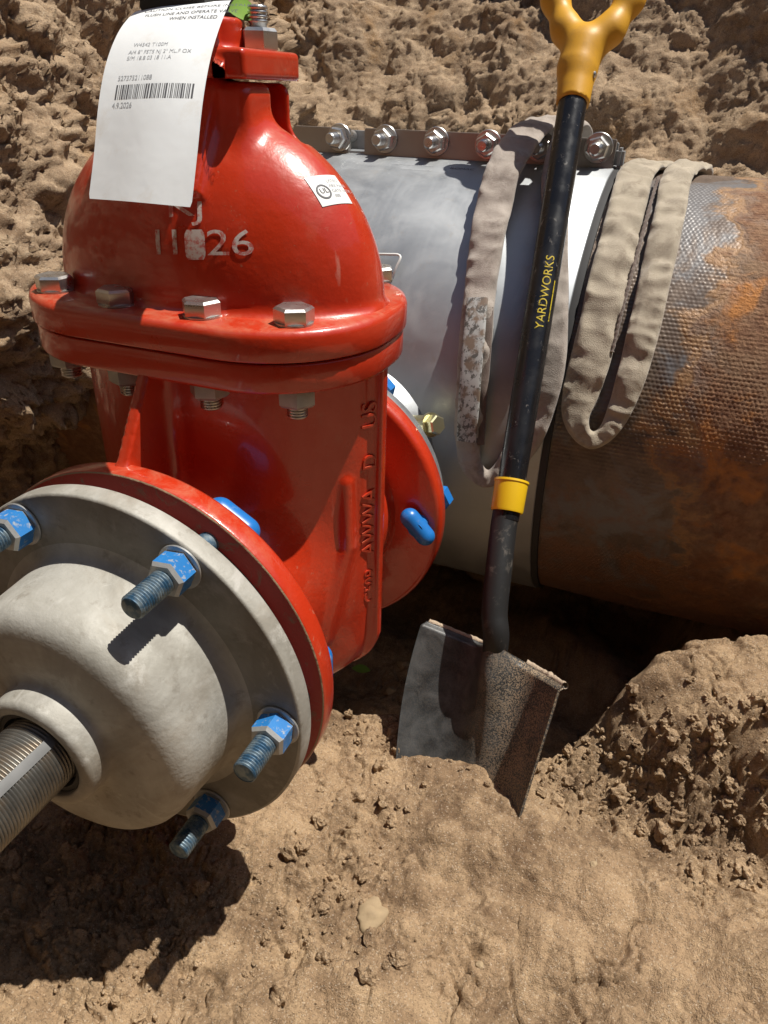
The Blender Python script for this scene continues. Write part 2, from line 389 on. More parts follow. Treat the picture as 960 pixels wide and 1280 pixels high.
n = NT('black_rubber'); M_RUBBER = n.set(base=n.mix(n.noise(40), (.018, .018, .02), (.04, .038, .036)), rough=.7)
n = NT('yellow_zinc_brass'); M_BRASS = n.set(base=n.mix(n.noise(50), (.66, .60, .30), (.72, .70, .52)), rough=.3, metal=.9)

def mat_pipe():
    n = NT('peened_rusty_iron'); x, y, z = n.xyz()
    # large stains with a shape of their own
    q = n.noise(7, 5, .62, .5); q2 = n.noise(26, 6, .68, .4); q3 = n.noise(110, 4, .65)
    rightness = n.math('MULTIPLY', n.math('SUBTRACT', x, .425), 3.2)
    m = n.math('ADD', n.math('ADD', q, n.math('MULTIPLY', q2, .45)), rightness)
    crust = n.ramp(m, (.70, 0.), (.86, 1.))
    left = n.ramp(n.math('MULTIPLY', x, -1.0), (.30, 0.), (.40, 1.)); crust = n.math('MAXIMUM', crust, left)
    bare = n.mix(n.ramp(q2, (.35, 0.), (.7, 1.)), (.10, .070, .052), (.20, .145, .105))
    bare = n.mix(n.ramp(n.noise(9, 5, .65, .6), (.50, 0.), (.58, .85)), bare, (.17, .165, .165))
    rust = n.mix(n.ramp(q3, (.35, 0.), (.68, 1.)), (.15, .065, .032), (.29, .155, .08))
    rust = n.mix(n.ramp(n.noise(15, 5, .6), (.45, 0.), (.65, .85)), rust, (.26, .165, .095))
    rust = n.mix(n.ramp(n.noise(19, 4, .6, .5), (.54, 0.), (.66, .9)), rust, (.46, .19, .05))
    c = n.mix(crust, bare, rust)
    edge = n.ramp(m, (.66, 0.), (.74, .9), (.80, 0.)); c = n.mix(edge, c, (.33, .18, .075))
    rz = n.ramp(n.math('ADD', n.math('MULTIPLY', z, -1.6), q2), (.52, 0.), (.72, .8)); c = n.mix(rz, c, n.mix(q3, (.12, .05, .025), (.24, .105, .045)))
    dust = n.ramp(n.math('ADD', n.math('MULTIPLY', z, 3.0), q2), (1.16, 0.), (1.34, .92)); c = n.mix(dust, c, (.42, .31, .20))
    cd = n.math('MAXIMUM', crust, dust)
    return n.set(base=c, rough=n.mix(cd, (.44,)*3, (.9,)*3), metal=n.mix(cd, (.15,)*3, (0.,)*3), spec=.5,
                 normal=n.bump(n.math('MULTIPLY', n.math('ADD', n.noise(300, 4, .7), n.math('MULTIPLY', q3, 1.5)), n.math('ADD', n.math('MULTIPLY', cd, .9), .12)), .8, .0022))
M_PIPE = mat_pipe()

def mat_fabric(name, a, b, stain):
    n = NT(name)
    v = n.noise(18, 5, .62, .4); c = n.mix(n.ramp(v, (.3, 0.), (.7, 1.)), a, b)
    c = n.mix(n.ramp(n.noise(30, 6, .72, .5), (.50, 0.), (.70, .75)), c, stain)
    wv = n.math('ADD', n.voro(900), n.math('MULTIPLY', n.noise(1300, 2), .7))
    h = n.math('ADD', n.math('MULTIPLY', wv, .6), n.math('MULTIPLY', n.noise(70, 3, .5), .9))
    return n.set(base=c, rough=.95, spec=.1, sheen=.25, normal=n.bump(h, .5, .0014))
M_SLING = mat_fabric('beige_sling_fabric', (.33, .28, .21), (.47, .405, .31), (.18, .14, .10))
M_SLING2 = mat_fabric('mauve_sling_fabric', (.32, .275, .235), (.44, .385, .335), (.18, .145, .12))
M_WEB = mat_fabric('brown_webbing', (.12, .09, .075), (.20, .155, .13), (.09, .06, .05))
n = NT('dirty_printed_label'); p = n.ramp(n.noise(170, 3, .7, 0, n.mapv((1, .7, .7))), (.44, 0.), (.50, 1.)); c = n.mix(p, (.12, .12, .11), (.46, .47, .45)); c = n.mix(n.ramp(n.noise(60, 4), (.5, 0.), (.62, 1.)), c, (.22, .165, .12))
c = n.mix(n.ramp(n.noise(36, 2), (.74, 0.), (.78, .8)), c, (.5, .15, .1)); M_LABEL = n.set(base=c, rough=.55)

n = NT('black_shaft_paint'); s1 = n.ramp(n.noise(95, 5, .75, .5, n.mapv((1, 1, .35))), (.60, 0.), (.68, .8)); c = n.mix(s1, (.010, .010, .011), (.20, .185, .165))
c = n.mix(n.ramp(n.noise(28, 2), (.80, 0.), (.82, .9)), c, (.30, .06, .07))
M_SHAFT = n.set(base=c, rough=n.ramp(n.noise(40), (.4, .2), (.7, .42)), spec=.5, normal=n.bump(s1, .1, .0006))
n = NT('worn_black_steel'); s1 = n.ramp(n.noise(38, 6, .75, .3), (.56, 0.), (.72, .7)); c = n.mix(s1, (.018, .018, .018), (.20, .175, .145))
M_SOCKET = n.set(base=c, rough=.55, metal=.2, normal=n.bump(n.noise(200), .2, .001))
def mat_blade():
    n = NT('sandy_steel_blade'); x, y, z = n.xyz()
    st = n.noise(30, 5, .6, .6); c = n.mix(n.ramp(st, (.38, 0.), (.64, 1.)), (.028, .030, .031), (.085, .089, .090))
    side = n.math('ADD', n.math('MULTIPLY', n.math('SUBTRACT', x, .262), 16.0), n.math('MULTIPLY', n.noise(24, 4, .6), .7))
    cover = n.ramp(side, (.1, .05), (1., .75))
    g = n.ramp(n.math('ADD', n.noise(560, 3, .8), n.math('MULTIPLY', n.noise(40, 4), .25)), (.60, 0.), (.68, 1.))
    sand = n.math('MULTIPLY', cover, g); c = n.mix(sand, c, (.44, .32, .20))
    smear = n.ramp(n.noise(16, 6, .7, .8), (.60, 0.), (.76, .4)); c = n.mix(smear, c, (.25, .20, .15))
    return n.set(base=c, rough=n.mix(sand, (.45,)*3, (.95,)*3), metal=n.mix(sand, (.25,)*3, (0.,)*3), normal=n.bump(n.math('ADD', sand, n.math('MULTIPLY', st, .3)), .6, .0018))
M_BLADE = mat_blade()
n = NT('sand_caked_edge'); M_CAKE = n.set(base=n.mix(n.noise(300), (.50, .40, .29), (.30, .22, .15)), rough=.95, normal=n.bump(n.noise(500), .8, .002))
n = NT('yellow_plastic'); d = n.ramp(n.noise(30, 6, .7, .4), (.50, 0.), (.72, .45)); c = n.mix(d, n.mix(n.noise(8), (.60, .30, .022), (.68, .36, .03)), (.36, .19, .05))
c = n.mix(n.ramp(n.noise(55, 3, .6, .8), (.76, 0.), (.79, .8)), c, (.10, .05, .025)); M_YEL = n.set(base=c, rough=.46, spec=.4, normal=n.bump(n.noise(120, 4), .12, .0014))
n = NT('yellow_collar'); d = n.ramp(n.noise(70, 6, .75), (.60, 0.), (.75, .4)); c = n.mix(d, (.74, .46, .012), (.4, .27, .09)); M_COLLAR = n.set(base=c, rough=.38, spec=.5)
n = NT('yellow_print'); M_YPRINT = n.set(base=n.mix(n.ramp(n.noise(200, 3), (.52, 0.), (.64, .7)), (.55, .42, .02), (.03, .03, .02)), rough=.5)
n = NT('white_tag_paper'); d = n.ramp(n.noise(26, 6, .7), (.55, 0.), (.74, .40)); c = n.mix(d, (.86, .88, .88), (.64, .56, .44)); M_PAPER = n.set(base=c, rough=.55, spec=.35, normal=n.bump(n.math('ADD', n.noise(22, 3), n.math('MULTIPLY', n.noise(60, 2, .5, .4), .25)), .10, .006))
n = NT('black_print'); M_PRINT = n.set(base=n.mix(n.noise(200), (.06, .06, .065), (.14, .14, .15)), rough=.6)
n = NT('faint_grey_print'); M_GPRINT = n.set(base=n.mix(n.noise(300), (.30, .31, .33), (.52, .53, .54)), rough=.6)
n = NT('white_stencil_paint'); d = n.ramp(n.noise(150, 4, .7), (.46, 0.), (.60, .85)); c = n.mix(d, (.60, .55, .52), (.50, .04, .02)); M_STENCIL = n.set(base=c, rough=.5)
n = NT('sticker_white'); M_STICK = n.set(base=n.mix(n.noise(80), (.78, .78, .74), (.84, .84, .82)), rough=.35)
n = NT('green_leaf'); M_LEAF = n.set(base=n.mix(n.noise(60), (.13, .26, .03), (.24, .40, .06)), rough=.5)
n = NT('white_wire'); M_WIRE = n.set(base=n.mix(n.noise(60), (.74, .74, .70), (.84, .84, .82)), rough=.4)

# ================================================================== SETTING: ground and trench walls
def graded(lo, a, b, hi, fine, grow=1.12):
    """coordinates: fine spacing in [a,b], growing spacing out to lo and hi"""
    mid = list(np.arange(a, b+fine*.5, fine)); L = []; R_ = []
    s = fine; q = a
    while q > lo: s *= grow; q -= s; L.append(max(q, lo))
    s = fine; q = b
    while q < hi: s *= grow; q += s; R_.append(min(q, hi))
    return A(L[::-1]+mid+R_)
def clods(P, s, r=.56, keep=.4):
    d, i = worley(P, s); return np.sqrt(np.maximum(0, 1-(d/r)**2))*np.where(i > keep, .45+.55*(i-keep)/(1-keep), 0.)
def plates(P, s, crack=.5):
    """broken chunks: a step per cell and a crack along cell borders"""
    W = P+.35/s*np.stack([perlin(P*s*.9+3), perlin(P*s*.9+13), perlin(P*s*.9+23)], -1)+.12/s*np.stack([perlin(P*s*3+3), perlin(P*s*3+13), perlin(P*s*3+23)], -1)
    d, e, i = worley(W, s, True); return (i-.5)*smooth(0, .16, e)-crack*smooth(.10, 0, e)-.35*d*d
def ground_h(x, y, detail=True):
    P = np.stack([x, y, np.zeros_like(x)], -1)
    h = -.250+.018*perlin(P*3.1)+.013*perlin(P*7.7)+.006*perlin(P*17.1)
    wob = .35*perlin(P*16+4)
    def zone(px, py, rx, ry):
        c = at_z(px, py, -.245); return np.clip(1.25-np.hypot((x-c[0])/rx, (y-c[1])/ry)*.9+wob, 0, 1)
    rgh = np.maximum.reduce([zone(830, 1020, .11, .055), zone(740, 985, .06, .03), zone(420, 1080, .055, .09)*.75, zone(110, 1100, .13, .10)*1.5, zone(450, 915, .05, .03)*.8, zone(560, 1190, .05, .03)*.6, zone(870, 1120, .05, .03)*.8, zone(860, 830, .09, .03)*.4])
    m = np.clip(.09+.26*smooth(.1, .5, perlin(P*7.5+3.7))+rgh, 0, 1)
    # mound of spoil right of the shovel
    W = P+.05*np.stack([perlin(P*6+9), perlin(P*6+21), 0*x], -1)+.014*np.stack([perlin(P*22+5), perlin(P*22+31), 0*x], -1)
    d = np.hypot((W[..., 0]-.60)/1.30, (W[..., 1]-.36)/.90)
    h = h+.140*smooth(.215, .085, d)*(1+.25*perlin(P*9))+.02*np.exp(-(((x-.52)/.10)**2+((y-.12)/.07)**2))+.020*np.exp(-(((x-.33)/.085)**2+((y-.165)/.075)**2))
    # low firm hump near the right lower corner
    h = h+.05*smooth(.17, .03, np.hypot(W[..., 0]-.60, W[..., 1]-.04))
    # hole dug under pipe and valve
    yb = .255+.07*(x-.1)+.11*smooth(.33, .50, x)+.03*perlin(P*7+40)+.012*perlin(P*25+4); pit = smooth(yb, yb+.13, y)*smooth(.30, -.02, np.maximum(0, d*0+smooth(.42, .60, x)*.30))
    h = h-.19*pit*(1+.25*perlin(P*6+2))
    h = h-.02*smooth(.08, -.12, x)*smooth(-.1, .1, y)
    if detail:
        h = h+m*(.009*billow(P, 19, 4, .58)+.010*plates(P, 27)+.008*plates(P+.3, 62)+.0045*plates(P+.6, 140))
        m2 = smooth(.1, .45, perlin(P*9.1+55))
        h = h+(1-m)*(.0095*billow(P, 10, 3, .5)+.0018*clods(P+.7, 60, .5, .9)+m2*(.008*plates(P+.8, 34, .9)+.003*plates(P+.1, 95)))
        cr = np.abs(perlin(P*11+60)+.25*perlin(P*40)); ok = smooth(-.1, .25, perlin(P*4.1+77))
        h = h-.009*smooth(.030, .0, cr)*ok*(.4+.6*smooth(-.2, .2, perlin(P*30+7)))
        h = h+(.0011+.0014*m)*fbm(P, 150, 3, .65)
    return h
gx = graded(-3.0, -.22, .86, 4.0, .0017); gy = graded(-3.0, -.20, .56, 2.2, .0017)
GX, GY = np.meshgrid(gx, gy, indexing='ij')
far = np.maximum(np.maximum(-.30-GX, GX-.95), np.maximum(-.3-GY, GY-.65))
GZ = ground_h(GX, GY)
V = np.stack([GX, GY, GZ], -1)
# horizontal raggedness so lumps overhang a little
inner = smooth(.1, 0., far)
for k, o in ((0, 11.), (1, 47.)):
    V[..., k] += inner*.004*perlin(np.stack([GX, GY, GZ], -1)*38+o)
ground = link('ground', mesh_np('ground', V.reshape(-1, 3), grid_faces(*GX.shape)), M_DIRT)
tag(ground, 'tan sandy trench floor with clods and cracks', kind='structure')

def wall_mesh(name, prof, us, axis, ds, amp=1.0, flip=False, warp=None):
    """prof: polyline (a, z) in the plane across the wall; us: coordinates along it; axis 0: wall runs along x, 1: along y"""
    pr = A(prof, float); L = np.r_[0, np.cumsum(np.linalg.norm(np.diff(pr, axis=0), axis=1))]
    s = np.concatenate([np.arange(0, L[-1], ds), [L[-1]]]) if np.isscalar(ds) else ds
    a = np.interp(s, L, pr[:, 0]); z = np.interp(s, L, pr[:, 1])
    k = np.ones(9)/9; ap = np.pad(a, 4, mode='edge'); zp = np.pad(z, 4, mode='edge'); a = np.convolve(ap, k, 'valid'); z = np.convolve(zp, k, 'valid')
    T = np.stack([np.gradient(a), np.gradient(z)], -1); T /= np.linalg.norm(T, axis=1)[:, None]+1e-9
    N = np.stack([-T[:, 1], T[:, 0]], -1)*(-1 if flip else 1)
    U, S = np.meshgrid(us, np.arange(len(s)), indexing='ij'); P = np.zeros(U.shape+(3,)); Nn = np.zeros_like(P)
    o = 1-axis
    P[..., axis] = U; P[..., o] = a[S]; P[..., 2] = z[S]; Nn[..., o] = N[S, 0]; Nn[..., 2] = N[S, 1]
    if warp is not None: P = warp(P)
    big = .065*fbm(P, 2.1, 3)+.050*billow(P, 3.9, 3, .45)
    Q = P+Nn*big[..., None]
    sm = smooth(-.25, .45, perlin(P*3.3+8)+.5*perlin(P*9+2))
    d = big+(.18+.82*sm)*(.018*billow(P, 9, 5, .62)+.016*plates(Q, 10, .25)+.014*plates(Q+.4, 26, .3)+.010*plates(Q+.9, 60, .3))+(.006*billow(Q, 60, 3, .6)+.0035*fbm(Q, 150, 3, .65))
    P = P+Nn*(amp*d)[..., None]
    P[..., axis] += .012*perlin(P*19+3)+.004*perlin(P*60)
    return mesh_np(name, P.reshape(-1, 3), grid_faces(*U.shape))
# back wall, sloping away behind the pipe, up to the rim and out over the surrounding ground
wb = link('trench_wall', wall_mesh('trench_wall', [(.90, -.55), (1.02, -.1), (1.10, .26), (1.27, .50), (1.58, .95), (1.85, 1.45), (2.05, 1.70), (2.6, 1.76)],
     graded(-3.2, -1.5, 1.0, 4.2, .0046), 0, .0046, amp=.72), M_WALL)
tag(wb, 'rough tan dirt bank sloping up behind the big pipe', kind='structure')
# left end of the dig: dirt block that buries the pipe
def lw(P):
    P = P.copy(); y = P[..., 1]; P[..., 0] += -.10*smooth(.35, -.2, y)-.02*np.sin(y*9)+.05*smooth(.5, .9, y); return P
wl = link('trench_wall', wall_mesh('trench_wall', [(-.62, -.50), (-.60, -.16), (-.56, -.05), (-.475, .02), (-.44, .10), (-.455, .20), (-.50, .34), (-.58, .55), (-.74, .95), (-.92, 1.45), (-1.15, 1.72), (-2.4, 1.77)],
     graded(-3.0, .0, 1.12, 2.2, .0042), 1, np.concatenate([np.arange(0, 1.35, .0042), np.arange(1.35, 4.0, .03)]), flip=True, warp=lw), M_WALL)
tag(wl, 'sunlit dirt block that buries the pipe beside the valve', kind='structure')
# near side and right end of the trench, then the surrounding ground beyond the rim
def coarse_wall(prof, us, axis, flip, label):
    o = link('trench_wall', wall_mesh('trench_wall', prof, us, axis, .03, flip=flip), M_BOUNCECUT); return tag(o, label, kind='structure')
coarse_wall([(-.90, -.45), (-.92, .1), (-.90, .8), (-.90, 1.5), (-1.0, 1.72), (-2.6, 1.77)], np.arange(-3.2, 4.2, .03), 0, True, 'unseen dirt bank on the near side, dark and steep to cut bounce light')  # unseen bank, placed close, steep and dark to dim light on the valve front
def ring_sheet():
    xs = [-400, -2.0, 3.6, 400]; ys = [-400, -2.4, 2.5, 400]; V = [(x, y, 1.73) for x in xs for y in ys]; F = []
    for i in range(3):
        for j in range(3):
            if not (i == 1 and j == 1): F.append((i*4+j, (i+1)*4+j, (i+1)*4+j+1, i*4+j+1))
    return mesh_np('terrain', A(V), A(F))
tag(link('terrain', ring_sheet(), M_WALL), 'open ground around the trench', kind='structure')
coarse_wall([(2.4, -.45), (2.5, .1), (2.8, 1.0), (3.0, 1.6), (3.9, 1.77)], np.arange(-3.0, 2.2, .03), 1, False, 'dirt bank at the far end of the trench')

# loose clods and pebbles lying on the trench floor
def clod_mesh(seed, sub=3, rough=.32, sq=(1, .85, .7), grain=.10):
    bm = bmesh.new(); bmesh.ops.create_icosphere(bm, subdivisions=sub, radius=1)
    bm.verts.ensure_lookup_table(); P = A([v.co for v in bm.verts]); n_ = 1+rough*perlin(P*1.3+seed*7.7)*1.6+rough*.7*perlin(P*2.7+seed*3.3)
    if grain: n_ = n_+grain*1.6*(clods(P+seed*5.1, 2.6, .62, .15)-.4)+grain*.7*perlin(P*7+seed)
    P = P*n_[:, None]*A(sq)
    for v, p in zip(bm.verts, P): v.co = Vector(p)
    for f in bm.faces: f.smooth = grain == 0
    me = bpy.data.meshes.new('dirt_clod'); bm.to_mesh(me); bm.free(); me.materials.append(M_CLOD); return me
cm = [clod_mesh(i, 3, .34) for i in range(8)]
def gz(x, y): return float(ground_h(A([x]), A([y]))[0])
zones = []
for px, py, rx, ry, k in ((830, 1015, .085, .035, 110), (760, 975, .06, .025, 45), (900, 1060, .05, .03, 25), (420, 1080, .045, .07, 38), (110, 1110, .08, .06, 70), (450, 912, .045, .018, 28), (860, 850, .06, .03, 12)):
    c = at_z(px, py, -.245); zones.append((c[0], c[1], rx, ry, k))
spots = []
for cx, cy, sx, sy, k in zones:
    q = rng.normal(size=(k, 2))*[sx, sy]+[cx, cy]; spots += [tuple(p) for p in q if -.2 < p[0] < .8 and -.15 < p[1] < .42]
spots = A(spots); hs = ground_h(spots[:, 0], spots[:, 1])
for i, ((x, y), z) in enumerate(zip(spots, hs)):
    o = bpy.data.objects.new('dirt_clod', cm[i % 8]); COL.objects.link(o); o.parent = ground
    s = .0032+.0085*rng.random()**2.3; o.location = (x, y, z+s*.18); o.scale = (s, s, s); o.rotation_euler = tuple(rng.random(3)*6.28)
def crumbs():
    ico = bmesh.new(); bmesh.ops.create_icosphere(ico, subdivisions=1, radius=1); ico.verts.ensure_lookup_table()
    B = A([v.co for v in ico.verts]); Fb = A([[v.index for v in f.verts] for f in ico.faces]); ico.free()
    n_ = 14000; q = np.stack([rng.uniform(-.18, .78, n_), rng.uniform(-.16, .40, n_)], -1)
    dens = np.zeros(n_)
    for cx, cy, sx, sy, k in zones: dens += np.exp(-(((q[:, 0]-cx)/sx/1.3)**2+((q[:, 1]-cy)/sy/1.3)**2))*k/90
    q = q[rng.random(n_) < dens]; n_ = len(q); h = ground_h(q[:, 0], q[:, 1]); s = .0009+.0019*rng.random(n_)**2
    V = B[None]*(s[:, None, None]*(.55+.9*rng.random((n_, len(B), 1))))+np.stack([q[:, 0], q[:, 1], h+s*.4], -1)[:, None]
    F = Fb[None]+(np.arange(n_)*len(B))[:, None, None]
    return mesh_np('loose_crumbs', V.reshape(-1, 3), F.reshape(-1, 3), False)
cr = link('loose_crumbs', crumbs(), M_CLOD, ground); cr['kind'] = 'stuff'
pm = clod_mesh(41, 3, .28, (1, .8, .5), 0); pm.materials.clear(); pm.materials.append(M_STONE)
for px, py, s, z in ((463, 1143, .018, None), (505, 828, .012, -.36), (488, 858, .010, -.34), (742, 1082, .004, None), (600, 1205, .004, None)):
    p = at_z(px, py, -.25 if z is None else z); h = gz(p[0], p[1]); p = at_z(px, py, h)
    o = bpy.data.objects.new('stone', pm); COL.objects.link(o); o.parent = ground; o.location = (p[0], p[1], gz(p[0], p[1])+s*.08); o.scale = (s, s, s); o.rotation_euler = (0, 0, px)

# ================================================================== GATE VALVE
X0, Y0 = -.008, .205
YR0, YB1 = .037, .365                       # front face of the near flange, rear face of the far flange
RF = .1738
valve = thing('gate_valve', 'red painted gate valve with domed bonnet and bolted flange, white stencil marks', 'valve')
la, lb = .160, .090
lr = (la*la+lb*lb)/(2*lb); lc = lr-lb
RG1, RG2, RG3 = (.092, .130, .085), (.098, .131, -.005), (.066, .112, -.128)
def tri_prism(P, pts, cx, t):
    """convex polygon in (y,z), thickness t about x=cx"""
    y, z = P[..., 1], P[..., 2]; d = np.abs(P[..., 0]-cx)-t
    pts = A(pts, float); c = pts.mean(0)
    for a, b in zip(pts, np.roll(pts, -1, 0)):
        e = b-a; nn = A([e[1], -e[0]])/np.linalg.norm(e)
        if nn@(c-a) > 0: nn = -nn
        d = np.maximum(d, (y-a[0])*nn[0]+(z-a[1])*nn[1])
    return d
def f_body(P):
    x, y, z = P[..., 0]-X0, P[..., 1]-Y0, P[..., 2]
    lens = smax(np.hypot(x, y-lc)-lr, np.hypot(x, y+lc)-lr, .006)
    out = np.hypot(np.maximum(np.abs(x)-(.1625-.06), 0), np.maximum(-(z+.110-.06), 0))-.06
    d = smax(lens, out, .022)
    seam = np.maximum(np.maximum(np.abs(y)-.0045, out-.0015), np.hypot(x*0, 0)+np.abs(x)-.1635); d = smin(d, seam, .006)
    d = np.maximum(d, z-.245)
    d = smin(d, sd_cyl_y(P, YR0+.01, Y0, .110), .045)
    d = smin(d, sd_cyl_y(P, Y0, YB1-.01, .116), .04)
    d = smin(d, sd_cyl_y(P, YR0+.008, YR0+.018, RF-.008, .003), .016)
    d = smin(d, sd_cyl_y(P, YB1-.020, YB1-.010, RF-.008, .003), .014)
    for s in (1, -1):
        yy = (lambda v: Y0+(v-Y0)*s)
        g = tri_prism(P, [(yy(.052), .13), (yy(.047), .168), (yy(.098), .247), (yy(.17), .247), (yy(.17), .13)], X0-.004, .0055)
        d = smin(d, g, .014)
    rid = np.minimum(sd_capsule(P, RG1, RG2, .0045, .007), sd_capsule(P, RG2, RG3, .007, .011)); d = smin(d, rid, .007)
    return d
def mirror_pts(pts): return pts
# put the ridge on the visible front-right flank
def flank(px, py, inset=.0):
    d_ = ray(px, py); d_ = d_/np.linalg.norm(d_); p = A([CAM+d_*.55])
    def lensonly(P):
        x, y = P[..., 0]-X0, P[..., 1]-Y0; return np.maximum(np.hypot(x, y-lc)-lr, np.hypot(x, y+lc)-lr)
    p = project(lensonly, p, d_); return p[0]+d_*inset
RG1 = flank(433, 604, .002); RG2 = flank(434, 684, .0); RG3 = flank(399, 795, .0)
link('body', surface('body', f_body, (-.19, .035, -.15), (.19, .372, .256), .0029), M_RED, valve)

def flange_part(y0, y1, front, name='flange'):
    bm = bmesh.new(); r = RF; t = y1-y0; e = .0025
    if front:    # sharp, chipped front edge, rounded back edge
        prof = [(.100, 0), (r-.0018, 0), (r-.0006, .0008), (r, .0022), (r, t-.006), (r-.002, t-.0022), (r-.006, t), (.09, t)]
    else:
        prof = [(.100, 0), (r-.006, 0), (r-.002, .0022), (r, .006), (r, t-.003), (r-.003, t), (.09, t)]
    rings = lathe_bm(bm, prof, (0, y0, 0), (0, 1, 0), 160, caps=False)
    me = bm_mesh(name, bm, 50); o = link(name, me, [M_RED, M_REDFACE, M_EDGE], valve)
    if front:
        for p in me.polygons:
            c = p.center; rr = math.hypot(c.x, c.z)
            if c.y < y0+.0001: p.material_index = 1
            elif c.y < y0+.0014: p.material_index = 2
    return o
flange_part(YR0, YR0+.024, True); flange_part(YB1-.024, YB1, False)

# body-to-bonnet flanges
HX, HY, RC = .170, .116, .105
def stadium(s):
    """rounded rectangle outline, inset by s"""
    pts = []; r = RC-s
    for cx, cy, a0 in ((HX-RC, HY-RC, 0), (-(HX-RC), HY-RC, 90), (-(HX-RC), -(HY-RC), 180), (HX-RC, -(HY-RC), 270)):
        for k in range(17):
            a = math.radians(a0+90*k/16); pts.append((X0+cx+r*math.cos(a), Y0+cy+r*math.sin(a)))
    return pts
def slab(name, z0, z1, ins, bev0, bev1):
    bm = bmesh.new(); rings = []
    for s, z in ((ins+bev0, z0), (ins+bev0*.3, z0+bev0*.3), (ins, z0+bev0), (ins, z1-bev1), (ins+bev1*.3, z1-bev1*.3), (ins+bev1, z1), (ins+.06, z1)):
        rings.append([bm.verts.new((x, y, z)) for x, y in stadium(s)])
    n_ = len(rings[0])
    for a, b in zip(rings[:-1], rings[1:]):
        for k in range(n_): bm.faces.new((a[k], a[(k+1) % n_], b[(k+1) % n_], b[k]))
    bm.faces.new(rings[0]); bm.faces.new(rings[-1]); return link(name, bm_mesh(name, bm, 60), M_RED, valve)
slab('body_flange', .2345, .2585, .0025, .003, .0015)
slab('bonnet_flange', .2605, .2850, .0, .0015, .006)
slab('gasket', .2583, .2607, .006, .0002, .0002).data.materials[0] = M_RUBBER

def f_dome(P):
    d = sd_ell(P, (X0, Y0, .285), (.157, .085, .145))
    q = np.stack([np.maximum(np.abs(P[..., 0]-X0)-(HX-RC), 0), np.maximum(np.abs(P[..., 1]-Y0)-(HY-RC), 0)], -1)
    st = np.maximum(np.linalg.norm(q, axis=-1)-(RC-.012), np.abs(P[..., 2]-.274)-.0092)
    return smin(d, st, .012)
XG = X0+.009
def f_bonnet(P):
    d = f_dome(P)
    nk = sd_box(P, (XG, Y0, .400), (.0525, .037, .0455), .009); d = smin(d, nk, .012)
    for gxx in (.022, -.030):
        d = smin(d, tri_prism(P, [(Y0-.034, .446), (Y0-.074, .372), (Y0-.02, .372), (Y0-.02, .446)], XG+gxx, .004), .010)
    win = sd_box(P, (XG+.052, Y0+.0145, .4265), (.026, .0125, .0265), .002)
    d = smax(d, -win, .003)
    return np.maximum(d, .264-P[..., 2])
link('bonnet', surface('bonnet', f_bonnet, (-.185, .09, .258), (.185, .345, .452), .0027), M_RED, valve)
def f_gland(P):
    d = sd_box(P, (XG, Y0, .4565), (.0565, .0435, .0100), .004)
    q = np.hypot(P[..., 0]-X0, P[..., 1]-Y0)
    d = smin(d, sd_cyl_z(P, .455, .487, .029, XG, Y0), .005)
    for sx, sy in ((1, -1), (-1, -1), (1, 1), (-1, 1)):
        ux = A([.62*sx, .78*sy]); s = (P[..., 0]-XG)*ux[0]+(P[..., 1]-Y0)*ux[1]; t = -(P[..., 0]-XG)*ux[1]+(P[..., 1]-Y0)*ux[0]
        rb = np.maximum(np.maximum(np.abs(t)-.0042, -s), np.maximum((s-.047)*.62+(P[..., 2]-.468)*.78, P[..., 2]-.494)); d = smin(d, rb, .004)
    return np.maximum(d, .447-P[..., 2])
link('gland', surface('gland', f_gland, (-.075, .155, .442), (.072, .275, .50), .0018), M_RED, valve)
bm = bmesh.new()
lathe_bm(bm, [(.020, 0), (.020, .03)], (XG-.01, Y0, .48), (0, 0, 1), 24)
rings = []
for s, z in ((.0275, .4885), (.0285, .492), (.0245, .546), (.0225, .550)):
    rings.append([bm.verts.new((XG-.01+sx*s, Y0+sy*s, z)) for sx, sy in ((1, 1), (-1, 1), (-1, -1), (1, -1))])
for a, b in zip(rings[:-1], rings[1:]):
    for k in range(4): bm.faces.new((a[k], a[(k+1) % 4], b[(k+1) % 4], b[k]))
bm.faces.new(rings[0]); bm.faces.new(rings[-1])
link('operating_nut', bm_mesh('operating_nut', bm), M_BLACK, valve)
# gland studs
for sx, sy in ((1, 1), (-1, -1)):
    ox, oy = XG+.038*sx, Y0+.012*sy
    bm = bmesh.new(); lathe_bm(bm, [(.0062, 0)]+thread_prof(.0078, .02, .0305, .0029, .0011), (ox, oy, .464), (0, 0, 1), 24)
    st = link('gland_stud', bm_mesh('gland_stud', bm, 60), M_BOLT, valve)
    bm = bmesh.new(); hex_bm(bm, (ox, oy, .4668), (0, 0, 1), .0255, .0145, (1, .25, 0)); link('nut', bm_mesh('nut', bm), M_BOLT, st)
bm = bmesh.new(); hex_bm(bm, (XG+.030, Y0+.010, .424), (1, .3, 0), .014, .012); link('window_bolt', bm_mesh('window_bolt', bm), M_BOLT, valve)

